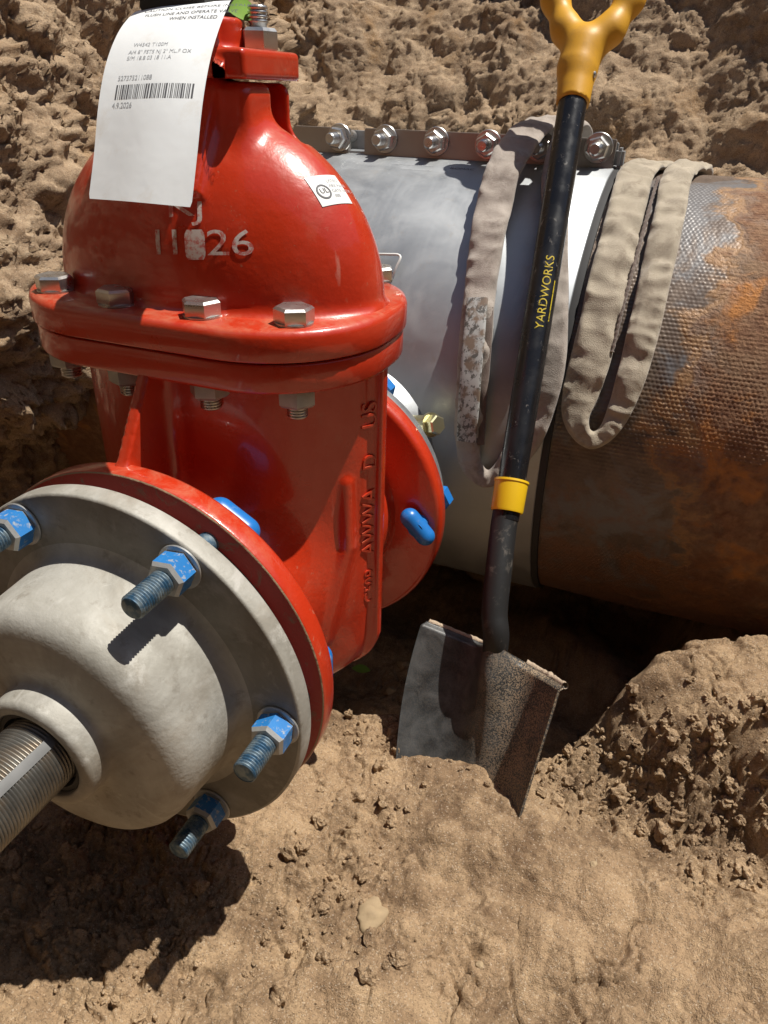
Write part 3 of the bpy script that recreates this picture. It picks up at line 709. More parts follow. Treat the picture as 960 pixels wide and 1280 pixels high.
# bonnet bolts: hex heads above, nuts and thread ends below
def bonnet_bolt(x, y, rz):
    bm = bmesh.new(); xd = (math.cos(rz), math.sin(rz), 0)
    lathe_bm(bm, [(.0152, 0), (.0152, .0014)], (x, y, .2852), (0, 0, 1), 32)
    hex_bm(bm, (x, y, .2866), (0, 0, 1), .0275, .0118, xd)
    lathe_bm(bm, [(.0088, .010), (.0088, .035)]+thread_prof(.0088, .035, .078, .0024, .0011), (x, y, .2866), (0, 0, -1), 24)
    b = link('bolt', bm_mesh('bolt', bm, 40), M_BOLT, valve)
    bm = bmesh.new(); hex_bm(bm, (x, y, .2342), (0, 0, -1), .0285, .0155, (xd[1], xd[0], 0)); link('nut', bm_mesh('nut', bm), M_ZINC, b)
for k, (bx, by) in enumerate(((-.116, -.076), (-.039, -.0895), (.042, -.0885), (.116, -.075), (.116, .091), (.042, .098), (-.039, .098), (-.116, .088))):
    bonnet_bolt(X0+bx, Y0+by, .5+k*.37)

# stencilled serial on the dome, raised letters on the flank, approval sticker
def dome_map(px, py, off=.0006):
    """text plane tangent at the pixel's dome point: u right, v up along the surface"""
    d_ = ray(px, py); d_ = d_/np.linalg.norm(d_); p0 = project(f_dome, A([CAM+d_*.5]), d_)[0]; nrm = grad(f_dome, A([p0]))[0]; nrm /= np.linalg.norm(nrm)
    ex = CR-nrm*(CR@nrm); ex /= np.linalg.norm(ex); ey = np.cross(nrm, ex)
    def fn(u, v, w=None):
        P = p0+u[:, None]*ex+v[:, None]*.66*ey+nrm*.03; P = project(f_dome, P, -nrm); g = grad(f_dome, P); g /= np.linalg.norm(g, axis=1)[:, None]
        return P+g*(off+(w if w is not None else 0))[:, None]
    return fn
W0 = lambda f: (lambda u, v, w: f(u, v, np.zeros_like(u)))
for s, px, py, sz in (('K', 208, 272, .038), ('J', 243, 272, .038), ('1', 186, 318, .040), ('1', 206, 318, .040), ('2', 258, 319, .040), ('6', 288, 319, .040)):
    place_text('stencil_mark', s, sz, dome_map(px, py), M_STENCIL, valve, step=.004)
fb = dome_map(244, 306); ub, vb = np.meshgrid(np.linspace(-.0085, .0085, 7), np.linspace(-.0165, .0165, 9), indexing='ij')
link('stencil_mark', mesh_np('stencil_mark', fb(ub.ravel()*(1-.25*(np.abs(vb.ravel())/.0165)**6), vb.ravel(), np.zeros(63)), grid_faces(7, 9)), M_STENCIL, valve)
def dome_quad(name, hw, hh, fn, mat, parent, ell=None, n_=10):
    bm = bmesh.new(); pts = []
    if ell:      # ring
        m = 40; r1, r2, cx, cy = ell; V = []
        for k in range(m):
            a = 2*math.pi*k/m
            for r in (r1, r2): V.append((cx+r*math.cos(a), cy+r*math.sin(a)))
        V = A(V); P = fn(V[:, 0], V[:, 1], np.zeros(len(V))); return link(name, mesh_np(name, P, A([(2*k, 2*k+1, (2*k+3) % (2*m), (2*k+2) % (2*m)) for k in range(m)])), mat, parent)
    u, v = np.meshgrid(np.linspace(-hw, hw, n_), np.linspace(-hh, hh, n_), indexing='ij'); c = .86
    P = fn(u.ravel(), v.ravel(), np.zeros(u.size)); return link(name, mesh_np(name, P, grid_faces(n_, n_)), mat, parent)
# sticker: build its own slanted frame from three corner pixels
def dome_pt(px, py):
    d_ = ray(px, py); d_ = d_/np.linalg.norm(d_); return project(f_dome, A([CAM+d_*.5]), d_)[0]
c00, c10, c01 = dome_pt(380, 223), dome_pt(418, 220), dome_pt(403, 259); nst = grad(f_dome, A([(c10+c01)/2]))[0]; nst /= np.linalg.norm(nst)
SE, SV = c10-c00, c01-c00; SW, SH = np.linalg.norm(SE), np.linalg.norm(SV)
def stick_map(off):
    def fn(u, v, w=None):
        P = c00+u[:, None]*SE/SW+v[:, None]*-SV/SH+nst*.03; P = project(f_dome, P, -nst); g = grad(f_dome, P); g /= np.linalg.norm(g, axis=1)[:, None]; return P+g*off
    return fn
u, v = np.meshgrid(np.linspace(0, SW, 12), np.linspace(0, -SH, 12), indexing='ij')
st = link('sticker', mesh_np('sticker', stick_map(.0005)(u.ravel(), v.ravel()), grid_faces(12, 12)), M_STICK, valve); st['label'] = 'small white sticker with a ringed mark and four lines'
dome_quad('mark_ring', 0, 0, stick_map(.0008), M_PRINT, st, ell=(SW*.20, SW*.155, SW*.27, -SH*.55))
place_text('mark_letters', 'UL', SW*.20, lambda u, v, w: stick_map(.0008)(u+SW*.165, v-SH*.60, w), M_PRINT, st, step=.003)
for k, s in enumerate(('LISTED', 'FIRE MAIN', 'GATE VALVE', '888')):
    place_text('sticker_print', s, SW*.125, lambda u, v, w, k=k: stick_map(.0008)(u+SW*.52, v-SH*(.27+.17*k), w), M_GPRINT, st, step=.004)
# raised casting letters along the body seam, reading upwards
def flank_map(px, py):
    p0 = flank(px, py); e = A([p0[0]-X0, p0[1]-Y0-lc, 0]); nrm = e/np.linalg.norm(e); tx = A([-nrm[1], nrm[0], 0])
    if tx@CR < 0: tx = -tx
    def fn(u, v, w): 
        P = p0+u[:, None]*A([0, 0, 1.])-v[:, None]*tx; q = P[:, :2]-A([X0, Y0+lc]); q = q/np.linalg.norm(q, axis=1)[:, None]
        return np.stack([X0+q[:, 0]*(lr-.002+w), Y0+lc+q[:, 1]*(lr-.002+w), P[:, 2]], -1)
    return fn
for s, py, sz in (('US', 534, .022), ('D', 585, .021), ('AWWA', 691, .0215), ('C509', 750, .0185)):
    place_text('cast_letters', s, sz, flank_map(470 if py < 600 else 468, py), M_RED, valve, thick=.0026)

# ================================================================== MECHANICAL JOINT CAP with blue bolts
cap = thing('pipe_end_cap', 'weathered grey iron cap with round hub bolted to the red valve by blue bolts', 'pipe cap')
def ring_flange():
    bm = bmesh.new(); r = .1715; t = .0192
    lathe_bm(bm, [(.11, 0), (r-.0025, 0), (r-.0008, .0006), (r, .0022), (r, t-.002), (r-.002, t), (.11, t)], (0, 0, 0), (0, 1, 0), 160, caps=False)
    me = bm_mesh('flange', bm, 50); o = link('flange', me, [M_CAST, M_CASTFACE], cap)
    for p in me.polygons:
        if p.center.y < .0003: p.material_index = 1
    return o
ring_flange()
hp = [(.128, 0), (.1205, -.0022), (.1165, -.007), (.1150, -.014), (.1125, -.048), (.1118, -.058), (.1095, -.0660), (.105, -.0722), (.099, -.0757), (.091, -.0775), (.080, -.0785), (.062, -.0790), (.0535, -.0797), (.0518, -.0815), (.0510, -.085), (.0505, -.0965), (.0490, -.0993), (.0455, -.1010), (.0405, -.1010), (.0390, -.0995), (.0385, -.090), (.030, -.089)]
bm = bmesh.new(); lathe_bm(bm, [(r, -h) for r, h in hp], (0, 0, 0), (0, -1, 0), 128, caps=False)
hub = link('hub', bm_mesh('hub', bm, 75), M_CAST, cap)
bm = bmesh.new(); lathe_bm(bm, [(.0388, .088), (.0385, .0968), (.0340, .0972), (.0318, .092)], (0, 0, 0), (0, -1, 0), 96, caps=False)  # black ring stands in for the dark gap round the threaded pipe
link('gap_shade_ring', bm_mesh('gap_shade_ring', bm, 50), M_RUBBER, cap)
bm = bmesh.new(); lathe_bm(bm, [(.152, 0), (.152, .0185)], (0, .0188, 0), (0, 1, 0), 96); 
link('joint_gasket', bm_mesh('joint_gasket', bm), M_RUBBER, cap)
for k in range(6):
    a = math.radians(60*k); bx, bz = .1515*math.cos(a), .1515*math.sin(a); rd = A([math.cos(a), 0, math.sin(a)])
    nutrot = (.45, 2.2, .1, 1.3, .8, 1.9)[k]; xd = (math.cos(nutrot), 0, math.sin(nutrot))
    L = (.052, .056, .050, .05, .05, .052)[k]
    bm = bmesh.new()
    lathe_bm(bm, [(.0093, -.012)]+thread_prof(.0098, -.012, L, .0026, .0011)+[(.0070, L+.0012)], (bx, 0, bz), (0, -1, 0), 32)
    lathe_bm(bm, [(.0092, .012), (.0092, .070)], (bx, 0, bz), (0, 1, 0), 24)
    tb = link('tee_bolt', bm_mesh('tee_bolt', bm, 45), M_BLUETH if k != 3 else M_ZINC, cap)
    bm = bmesh.new()     # T head behind the valve flange
    tang = A([-math.sin(a), 0, math.cos(a)])
    F_ = lambda P, c=A([bx, .0755, bz]), tg=tang: sd_capsule(P, c-tg*.013-rd*0+A([0, -.004, 0]), c+tg*.013+A([0, -.004, 0]), .0125)
    hd = surface('bolt_head', F_, (bx-.03, .056, bz-.03), (bx+.03, .09, bz+.03), .0022); link('bolt_head', hd, M_BLUECAP, tb)
    bm = bmesh.new(); hex_bm(bm, (bx, -.0022, bz), (0, -1, 0), .0280, .0190, xd, 0, 1)
    link('nut', bm_mesh('nut', bm), [M_ZINC, M_BLUE], tb)
    bm = bmesh.new(); lathe_bm(bm, [(.0105, .0003), (.0185, .0003), (.019, .0012), (.0185, .0021), (.0105, .0021)], (bx, 0, bz), (0, -1, 0), 36, caps=False); link('washer', bm_mesh('washer', bm), M_ZINC, tb)

# all-thread nipple screwed into the cap, smooth stripe along it
nip = thing('threaded_pipe', 'dark threaded steel pipe screwed into the grey cap', 'pipe')
bm = bmesh.new(); pr = [(.0300, .080)]+thread_prof(.0310, .082, .40, .0028, .0017)+[(.026, .4008)]
lathe_bm(bm, pr, (0, 0, 0), (0, -1, 0), 72)
link('thread', bm_mesh('thread', bm, 80), M_THREAD, nip)
sa = math.radians(50); bm = bmesh.new(); wv = []
for h in np.linspace(.0965, .40, 40):
    wv.append([bm.verts.new((.0314*math.cos(sa+d), -h, .0314*math.sin(sa+d))) for d in np.linspace(-.125, .125, 7)])
for a, b in zip(wv[:-1], wv[1:]):
    for k in range(6): bm.faces.new((a[k], a[k+1], b[k+1], b[k]))
link('printed_stripe', bm_mesh('printed_stripe', bm), M_STRIPE, nip)

# ================================================================== BIG PIPE
def cylpt(X, th, r): return np.stack([X+0*th, PY-r*np.cos(th), PZ+r*np.sin(th)], -1)
def to_cyl(px, py, r):
    p = at_cyl(px, py, r); return p[0], math.atan2(p[2]-PZ, PY-p[1])
px_ = graded(-1.6, .245, .70, 3.4, .0013, 1.25)
th_ = np.concatenate([np.linspace(-230, -40, 60, endpoint=False), np.arange(-40, 112, .24), np.linspace(112, 130, 8)])*math.pi/180
XX, TT = np.meshgrid(px_, th_, indexing='ij'); P = cylpt(XX, TT, RP)
p1, p2 = .0052, .0051; row = TT*RP/p2+.25*perlin(np.stack([XX*9, TT*3, XX*0], -1)); ph = np.where(np.floor(row+.5) % 2 == 0, 0., .5)
warpx = XX+.0022*perlin(P*11)+.0009*perlin(P*60); dm = np.cos(2*math.pi*(warpx/p1+ph))*.5+.5; dr = np.cos(2*math.pi*row)*.5+.5
wd = (dm*.8+.2)*dr*(.45+.75*smooth(-.4, .4, fbm(P, 16, 3)))+.25*perlin(P*210)
crust = smooth(.44, .64, XX+.10*fbm(P, 8, 4)); rel = .0009*wd*(1-.8*crust)*smooth(.70, .66, XX)
rough_ = .0022*crust*billow(P, 28, 4, .6)+.0012*fbm(P, 6, 3)
Rr = RP+np.where((XX > .24) & (XX < .72), rel+rough_, 0.)
pipe = thing('water_main', 'large rusty iron pipe with dimpled surface running through the trench', 'pipe')
link('pipe_wall', mesh_np('pipe_wall', cylpt(XX, TT, Rr).reshape(-1, 3), grid_faces(*XX.shape)), M_PIPE, pipe)

# ================================================================== TAPPING SLEEVE
slv = thing('tapping_sleeve', 'shiny stainless steel sleeve clamped round the rusty pipe behind the valve', 'pipe sleeve')
XE = .256
bm = bmesh.new()
lathe_bm(bm, [(RP+.0015, -XE-.004), (RS-.002, -XE-.004), (RS, -XE), (RS, -.1), (RS, .1), (RS, XE-.001), (RS-.0015, XE+.0005), (RP+.0015, XE+.0005)], (0, PY, PZ), (1, 0, 0), 220, caps=False)
link('shell', bm_mesh('shell', bm, 60), M_SST, slv)
bm = bmesh.new(); lathe_bm(bm, [(RP+.001, XE-.02), (RP+.0055, XE+.001), (RP+.0045, XE+.009), (RP-.001, XE+.0095)], (0, PY, PZ), (1, 0, 0), 220, caps=False)
link('rubber_edge', bm_mesh('rubber_edge', bm, 60), M_RUBBER, slv)
# branch outlet with flange and gasket
def f_out(P):
    d = sd_cyl_y(P, .385, .70, .113, .002); return d
bm = bmesh.new(); lathe_bm(bm, [(.113, .0), (.1135, .07), (.120, .105), (.135, .135)], (0, .385, 0), (0, 1, 0), 96, caps=False); link('outlet_neck', bm_mesh('outlet_neck', bm, 60), M_SST, slv)
bm = bmesh.new(); lathe_bm(bm, [(.09, 0), (.160, 0), (.163, .002), (.163, .013), (.161, .015), (.10, .015)], (0, .379, 0), (0, 1, 0), 128, caps=False); link('outlet_flange', bm_mesh('outlet_flange', bm, 50), M_SST, slv)
bm = bmesh.new(); lathe_bm(bm, [(.09, 0), (.161, 0), (.161, .0125), (.09, .0125)], (0, .3655, 0), (0, 1, 0), 128, caps=False); link('flange_gasket', bm_mesh('flange_gasket', bm, 50), M_RUBBER, slv)
for k in range(6):
    a = math.radians(60*k+2); bx, bz = .1515*math.cos(a), .1515*math.sin(a); tang = A([-math.sin(a), 0, math.cos(a)])
    bm = bmesh.new(); lathe_bm(bm, [(.0092, -.045), (.0092, .052)], (bx, .365, bz), (0, 1, 0), 24); hex_bm(bm, (bx, .3945, bz), (0, 1, 0), .031, .018, (1, 0, .3*k))
    tb = link('flange_bolt', bm_mesh('flange_bolt', bm), M_BLUECAP, slv)
    tgt = tang*math.cos(.75)-A([math.cos(a), 0, math.sin(a)])*math.sin(.75) if k == 0 else tang
    F_ = lambda P, c=A([bx, .328, bz]), tg=tgt: sd_capsule(P, c-tg*.014, c+tg*.014, .0112)
    link('bolt_head', surface('bolt_head', F_, (bx-.03, .31, bz-.03), (bx+.03, .345, bz+.03), .0022), M_BLUECAP, tb)
pp = at_plane(536, 531, (0, .425, 0), (0, 1, 0))
bm = bmesh.new(); ax = A([.80, -.42, .28]); ax /= np.linalg.norm(ax)
lathe_bm(bm, [(.0115, -.03), (.0115, .0), (.0150, .001), (.0150, .0055)], pp, ax, 32); hex_bm(bm, pp+ax*.0055, ax, .0215, .012, (0, 0, 1))
link('test_plug', bm_mesh('test_plug', bm), M_BRASS, slv)
# bolted lug bars along the top
YBAR = .795
def bar(x0, x1, y, z0, z1, mat=M_BAR, t=.006):
    bm = bmesh.new(); box_bm(bm, ((x0+x1)/2, y, (z0+z1)/2), ((x1-x0)/2, t, (z1-z0)/2), .0012); return link('lug_bar', bm_mesh('lug_bar', bm), mat, slv)
b1 = at_y(457, 192, YBAR); b2 = at_y(768, 209, YBAR); zt = at_y(457, 160, YBAR)[2]
bar(b1[0], b2[0]-.002, YBAR, b1[2]-.003, zt); bar(-.24, at_y(437, 190, YBAR)[0], YBAR, b1[2]-.003, zt-.001)
bar(-.24, b2[0]-.004, YBAR+.05, b1[2]-.006, zt-.006, M_SST)
bm = bmesh.new(); box_bm(bm, (0, YBAR+.025, RS+PZ-.001), (.25, .024, .003), .0008); link('bridge_plate', bm_mesh('bridge_plate', bm), M_SST, slv)
bm = bmesh.new(); box_bm(bm, (b2[0]+.004, YBAR+.012, (b1[2]+zt)/2-.006), (.006, .012, .013), .004); link('bar_end_weld', bm_mesh('bar_end_weld', bm), M_SST, slv)
for bxp, byp in ((424, 172), (481, 174), (545, 177), (610, 181), (676, 184), (748, 185)):
    p = at_y(bxp, byp, YBAR-.008)
    bm = bmesh.new()
    lathe_bm(bm, [(.009, .0002), (.0195, .0002), (.0198, .0012), (.0190, .0026), (.009, .0026)], p+A([0, .002, 0]), (0, -1, 0), 40, caps=False)
    lathe_bm(bm, [(.0085, -.05)]+thread_prof(.0082, .002, .034, .0024, .0010)+[(.0062, .0352)], p, (0, -1, 0), 28)
    bl = link('clamp_bolt', bm_mesh('clamp_bolt', bm, 40), M_BOLT, slv)
    bm = bmesh.new(); hex_bm(bm, p+A([0, -.0006, 0]), (0, -1, 0), .0275, .0145, (math.cos(bxp), 0, math.sin(bxp))); link('nut', bm_mesh('nut', bm), M_BOLT, bl)
# print under the bar
def sleeve_map(px, py, r=RS+.0005):
    X, t0 = to_cyl(px, py, r)
    return lambda u, v, w: cylpt(X+u, t0+v/r, r)
place_text('sleeve_print', 'ROMAC', .010, sleeve_map(562, 211), M_PRINT, slv, step=.004)
place_text('sleeve_print', 'STAINLESS FASTENERS', .0065, sleeve_map(489, 205), M_GPRINT, slv, step=.004)
place_text('sleeve_print', 'INSTALLATION', .0065, sleeve_map(501, 211.5), M_GPRINT, slv, step=.004)

# white bent wire tie standing on the sleeve behind the bonnet
wp = [at_cyl(462, 318, RS+.001), at_cyl(484, 318, RS+.010), at_cyl(500, 320, RS+.012), at_cyl(495, 335, RS+.008), at_cyl(489, 350, RS+.0015)]
Vt, Ft = tube_np(resample(wp, 24), np.full(24, .0017), 8)
tag(link('wire_tie', mesh_np('wire_tie', Vt, Ft), M_WIRE), 'thin white bent tie on the steel sleeve behind the red dome', 'wire tie')

# ================================================================== SLINGS
def ribbon(path, nrm, width, thick, name, mat, parent, seg=22, wr=1.0, seed=0., puff=.75):
    """flattened fabric tube along path; nrm: outward direction at each point"""
    P = np.asarray(path, float); n_ = len(P); T = np.gradient(P, axis=0); T /= np.linalg.norm(T, axis=1)[:, None]
    N = np.asarray(nrm, float); N = N-T*(N*T).sum(1)[:, None]; N /= np.linalg.norm(N, axis=1)[:, None]; B = np.cross(T, N)
    a = np.linspace(0, 2*math.pi, seg, endpoint=False); ca, sa_ = np.cos(a), np.sin(a)
    ex = np.sign(ca)*np.abs(ca)**.62; ey = np.sign(sa_)*np.abs(sa_)**puff*(1-.25*np.abs(ca)**3)
    Wd = np.asarray(width, float).reshape(-1, 1); Th = np.asarray(thick, float).reshape(-1, 1)
    L = np.r_[0, np.cumsum(np.linalg.norm(np.diff(P, axis=0), axis=1))]
    k = np.stack([np.broadcast_to(L[:, None]*26, (n_, seg)), np.broadcast_to(ex[None]*Wd/.05*1.3, (n_, seg)), np.full((n_, seg), seed)], -1)
    k2 = k*[1, .35, 1]
    top = (ey[None] > -.2)
    wrn = wr*(.0036*perlin(k2*1.0+seed)+.0034*(.5-np.abs(perlin(k2*[1.3, 1.6, 1]+5+seed))*2.4)+.0016*perlin(k2*[.5, 6, 1]+7)+.0010*perlin(k*4+2))
    edge = 1+.07*perlin(np.stack([L*14, L*0+seed, L*0], -1))[:, None]
    V = P[:, None]+B[:, None]*(ex[None]*Wd*.5*edge)[..., None]+N[:, None]*(ey[None]*Th*.5+np.where(top, wrn, wrn*.2))[..., None]
    return link(name, mesh_np(name, V.reshape(-1, 3), grid_faces(n_, seg, wrap_m=True)), mat, parent)
def cyl_path(pts, n_=140):
    """pts: (X, theta, height above pipe axis radius, width, thick)"""
    Q = resample(A(pts, float), n_); P = cylpt(Q[:, 0], Q[:, 1], 0*Q[:, 0]+1)*0
    P = np.stack([Q[:, 0], PY-Q[:, 2]*np.cos(Q[:, 1]), PZ+Q[:, 2]*np.sin(Q[:, 1])], -1)
    N = np.stack([0*Q[:, 1], -np.cos(Q[:, 1]), np.sin(Q[:, 1])], -1); return P, N, Q[:, 3], Q[:, 4]
def cp(px, py, r, w, t):
    X, th = to_cyl(px, py, r); return (X, th, r, w, t)
D90 = math.pi/2
# sling hung over the lug bar of the sleeve, sewn label on its hanging strand
s1 = thing('lifting_sling', 'dusty mauve fabric sling with sewn label looped over the steel sleeve', 'sling')
r1 = RS+.008
top1 = [(.158, D90+.55, RS+.012, .05, .013), (.158, D90+.25, RS+.035, .052, .012), (.157, D90+.06, RS+.0505, .052, .012)]
down = [(.148, D90-.04, RS+.052, .052, .013), cp(637, 196, RS+.042, .050, .014), cp(620, 245, RS+.026, .048, .015), cp(608, 305, RS+.018, .044, .017), cp(600, 365, r1+.006, .040, .018),
        cp(594, 425, r1+.006, .040, .017), cp(589, 490, r1+.006, .040, .017), cp(585, 545, r1+.008, .036, .018)]
P, N, W_, T_ = cyl_path(top1+down, 200); ribbon(P, N, W_, T_, 'strand', M_SLING2, s1, seed=3.1)
loop = [cp(585, 535, r1+.006, .036, .018), cp(587, 572, r1+.008, .030, .018), cp(598, 592, r1+.010, .024, .016), cp(614, 597, r1+.008, .022, .015), cp(632, 585, r1+.004, .028, .014), cp(650, 560, r1, .036, .012)]
P, N, W_, T_ = cyl_path(loop, 70); ribbon(P, N, W_, T_, 'bottom_loop', M_SLING2, s1, seed=8.7, wr=1.2)
back = [cp(640, 575, r1-.001, .036, .012), cp(663, 545, r1-.001, .033, .012), cp(679, 500, r1-.001, .033, .011), cp(690, 450, r1-.001, .033, .011), cp(693, 390, r1-.001, .033, .011), cp(693, 320, r1-.001, .033, .011), cp(694, 260, r1+.002, .033, .011),
        cp(695, 215, RS+.020, .036, .011), (.188, D90-.08, RS+.046, .036, .011), (.190, D90+.05, RS+.0495, .036, .011), (.190, D90+.25, RS+.035, .036, .011), (.190, D90+.55, RS+.01, .036, .012)]
P, N, W_, T_ = cyl_path(back, 200); ribbon(P, N, W_, T_, 'strand', M_SLING2, s1, seed=12.3, wr=.8)
lab = [cp(597, 372, RS+.0275, .026, .003), cp(592, 425, RS+.0280, .027, .003), cp(587, 490, RS+.0280, .027, .003), cp(583, 552, RS+.0285, .026, .003)]
P, N, W_, T_ = cyl_path(lab, 60); lb_ = ribbon(P, N, W_, T_, 'sewn_label', M_LABEL, s1, seg=14, seed=5, wr=.12); lb_['label'] = 'worn grey printed label sewn on the sling'
webp = [cp(607, 385, RS+.016, .020, .008), cp(604, 440, RS+.016, .020, .008), cp(600, 500, RS+.016, .018, .008), cp(598, 555, RS+.016, .016, .008)]
P, N, W_, T_ = cyl_path(webp, 60); ribbon(P, N, W_, T_, 'webbing_edge', M_WEB, s1, seg=14, seed=2, wr=.5)
# beige sling doubled over the pipe
s2 = thing('lifting_sling', 'beige fabric sling hanging in a U over the dimpled rusty pipe', 'sling')
r2 = RP+.0085
sa2 = [(.318, D90+.60, r2, .048, .013), (.312, D90+.2, r2+.002, .048, .013)]
left2 = [cp(798, 213, r2+.002, .047, .013), cp(786, 250, r2, .047, .013), cp(770, 315, r2, .047, .013), cp(754, 380, r2, .047, .013), cp(739, 445, r2, .046, .013), cp(726, 490, r2, .042, .013), cp(720, 520, r2+.004, .032, .013), cp(727, 542, r2+.006, .023, .013), cp(742, 550, r2+.006, .021, .013), cp(758, 541, r2+.004, .022, .013), cp(772, 518, r2, .028, .013), cp(787, 478, r2, .033, .013)]
right2 = [cp(799, 435, r2, .035, .013), cp(811, 385, r2, .036, .013), cp(824, 325, r2, .037, .013), cp(838, 262, r2, .038, .013), cp(848, 218, r2+.002, .039, .013), (.362, D90+.2, r2+.002, .040, .013), (.368, D90+.6, r2, .04, .02)]
P, N, W_, T_ = cyl_path(sa2+left2+right2, 420); ribbon(P, N, W_, T_, 'strand', M_SLING, s2, seg=28, seed=21.7, wr=1.15)
# stitched piping along the strand edge
seam = [cp(823, 222, r2+.002, 0, 0), cp(811, 262, r2+.002, 0, 0), cp(796, 318, r2+.002, 0, 0), cp(780, 378, r2+.002, 0, 0), cp(765, 440, r2+.002, 0, 0)]
P, N, W_, T_ = cyl_path(seam, 90); Vt, Ft = tube_np(P, .0022+.0006*np.sin(np.arange(90)*2.2), 8); link('stitched_edge', mesh_np('stitched_edge', Vt, Ft), M_WEB, s2)

# ================================================================== SHOVEL
sh = thing('shovel', 'square mouth shovel with yellow handle and black shaft stuck in the dirt', 'shovel')
pc = at_cyl(672, 380, RS); sn = A([0, pc[1]-PY, pc[2]-PZ]); sn /= np.linalg.norm(sn); SP0 = pc+sn*.031
def shp(px, py, off=0.): return at_plane(px, py, SP0+sn*off, sn)
top, bot = shp(716, 128), shp(637, 618); sd = (bot-top)/np.linalg.norm(bot-top)
L = np.linalg.norm(bot-top)
lathe('shaft', [(.0145, -.05), (.0172, -.048), (.0170, L*.5), (.0160, L), (.0150, L+.03)], top, sd, M_SHAFT, sh, 40)
lathe('collar', [(.0158, -.0165), (.0200, -.0165), (.0203, -.014), (.0192, -.0125), (.0186, .018), (.0180, .0205), (.0150, .0205)], bot, sd, M_COLLAR, sh, 48, caps=False)
# bent steel socket
sk = resample([bot-sd*.0, shp(630, 655), shp(623, 715, .002), shp(618, 765, .0), shp(620, 797, -.006), shp(616, 842, -.034)], 50)
rr = np.interp(np.linspace(0, 1, 50), [0, .3, .6, .8, .95, 1], [.0152, .0152, .0150, .0150, .0135, .009])
Vt, Ft = tube_np(sk, rr, 24); link('socket', mesh_np('socket', Vt, Ft), M_SOCKET, sh)
# blade
tl, tr, bl_, br = shp(541, 778, -.048), shp(711, 858, .024), shp(494, 990, -.034), shp(648, 1035, .006)
nb = np.cross(tr-tl, bl_-tl); nb /= np.linalg.norm(nb)
if nb@(CAM-tl) < 0: nb = -nb
def blade_pt(u, v):
    s = (u+1)/2; t = v
    p = (tl*(1-s)[..., None]+tr*s[..., None])*(1-t)[..., None]+(bl_*(1-s)[..., None]+br*s[..., None])*t[..., None]
    dish = .046*np.abs(u)**1.7*(1-.35*t)-.023+.004*np.cos(u*9)*0
    frog = .042*np.exp(-(u/.24)**2)*smooth(.85, -.15, t)
    crease = -.0015*np.exp(-((u+.02)/.05)**2)*smooth(.1, .3, t)*smooth(1.2, .6, t)
    lip = .010*smooth(.035, 0, t)*smooth(.12, .3, np.abs(u))
    sag = -(tl-bl_)*0
    up_ = (tl-bl_); up_ = up_/np.linalg.norm(up_)
    round_ = -.010*np.abs(u)**3*smooth(.7, 1, t)
    shoulder = -.012*(np.exp(-(u/.22)**2))*smooth(.2, 0, t)
    p = p-(tr-tl)[None, None]*(.045*np.sin(math.pi*np.clip(t*1.1, 0, 1))*smooth(.2, -1, u))[..., None] if p.ndim == 3 else p
    return p+nb*(dish+frog+crease-lip)[..., None]-up_*(shoulder+round_*0)[..., None]
uu, vv = np.meshgrid(np.linspace(-1, 1, 91), np.linspace(0, 1, 91), indexing='ij')
Fp = blade_pt(uu, vv); gu = np.gradient(Fp, axis=0); gv = np.gradient(Fp, axis=1); nn_ = np.cross(gu, gv); nn_ /= np.linalg.norm(nn_, axis=-1)[..., None]
if (nn_.mean((0, 1))@nb) < 0: nn_ = -nn_
Bp = Fp-nn_*.0028; k = 91*91; ff = grid_faces(91, 91); ring_ = [i*91 for i in range(91)]+[90*91+j for j in range(1, 91)]+[i*91+90 for i in range(89, -1, -1)]+[j for j in range(89, 0, -1)]
rim = A([(a, b, b+k, a+k) for a, b in zip(ring_, ring_[1:]+ring_[:1])])
link('blade', mesh_np('blade', np.concatenate([Fp.reshape(-1, 3), Bp.reshape(-1, 3)]), np.concatenate([ff, ff[:, ::-1]+k, rim])), M_BLADE, sh)
# rolled step along the top edge, caked with sand
for sgn, a0, a1 in ((-1, -1.0, -.28), (1, .30, 1.0)):
    us = np.linspace(a0, a1, 40); e = blade_pt(us, np.zeros(40)); e = e+nb*(-.004)+.0012*np.stack([perlin(np.stack([us*20, us*0+q, us*0], -1)) for q in (1., 9., 17.)], -1)
    Vt, Ft = tube_np(e, .0036+.0012*perlin(np.stack([us*14, us*0, us*0+3], -1)), 10); link('step', mesh_np('step', Vt, Ft), M_CAKE, sh)
# D handle
hA, hB, hC = shp(718, 118), shp(722, 85), shp(729, 62); lat = np.cross(sd, sn); lat /= np.linalg.norm(lat)
if lat@CR < 0: lat = -lat
aL = [shp(708, 38), shp(694, 0), shp(684, -50), shp(690, -78)]; aR = [shp(762, 38), shp(788, 0), shp(808, -45), shp(806, -74)]
def f_grip(P):
    d = sd_capsule(P, shp(716, 128), hB, .0200, .0225); d = smin(d, sd_capsule(P, hB, hC, .0225, .022), .01)
    d = np.maximum(d, -((P-shp(716, 130))@-sd))
    for arm in (aL, aR):
        q = [hC]+arm
        for i in range(len(q)-1): d = smin(d, sd_capsule(P, q[i], q[i+1], (.017, .0155, .0145, .014)[i], (.0155, .0145, .014, .014)[i]), .016)
    d = smin(d, sd_capsule(P, aL[-1], aR[-1], .0150), .012)
    return d
allp = A([hA, hB, hC]+aL+aR); link('grip', surface('grip', f_grip, allp.min(0)-.04, allp.max(0)+.04, .0028), M_YEL, sh)
rv = shp(742, 92, .0); bm = bmesh.new(); vd = -ray(742, 92); vd /= np.linalg.norm(vd)
bm = bmesh.new(); rp = project(f_grip, A([CAM+ray(743, 93)*.7]), ray(743, 93))[0]; gn = grad(f_grip, A([rp]))[0]
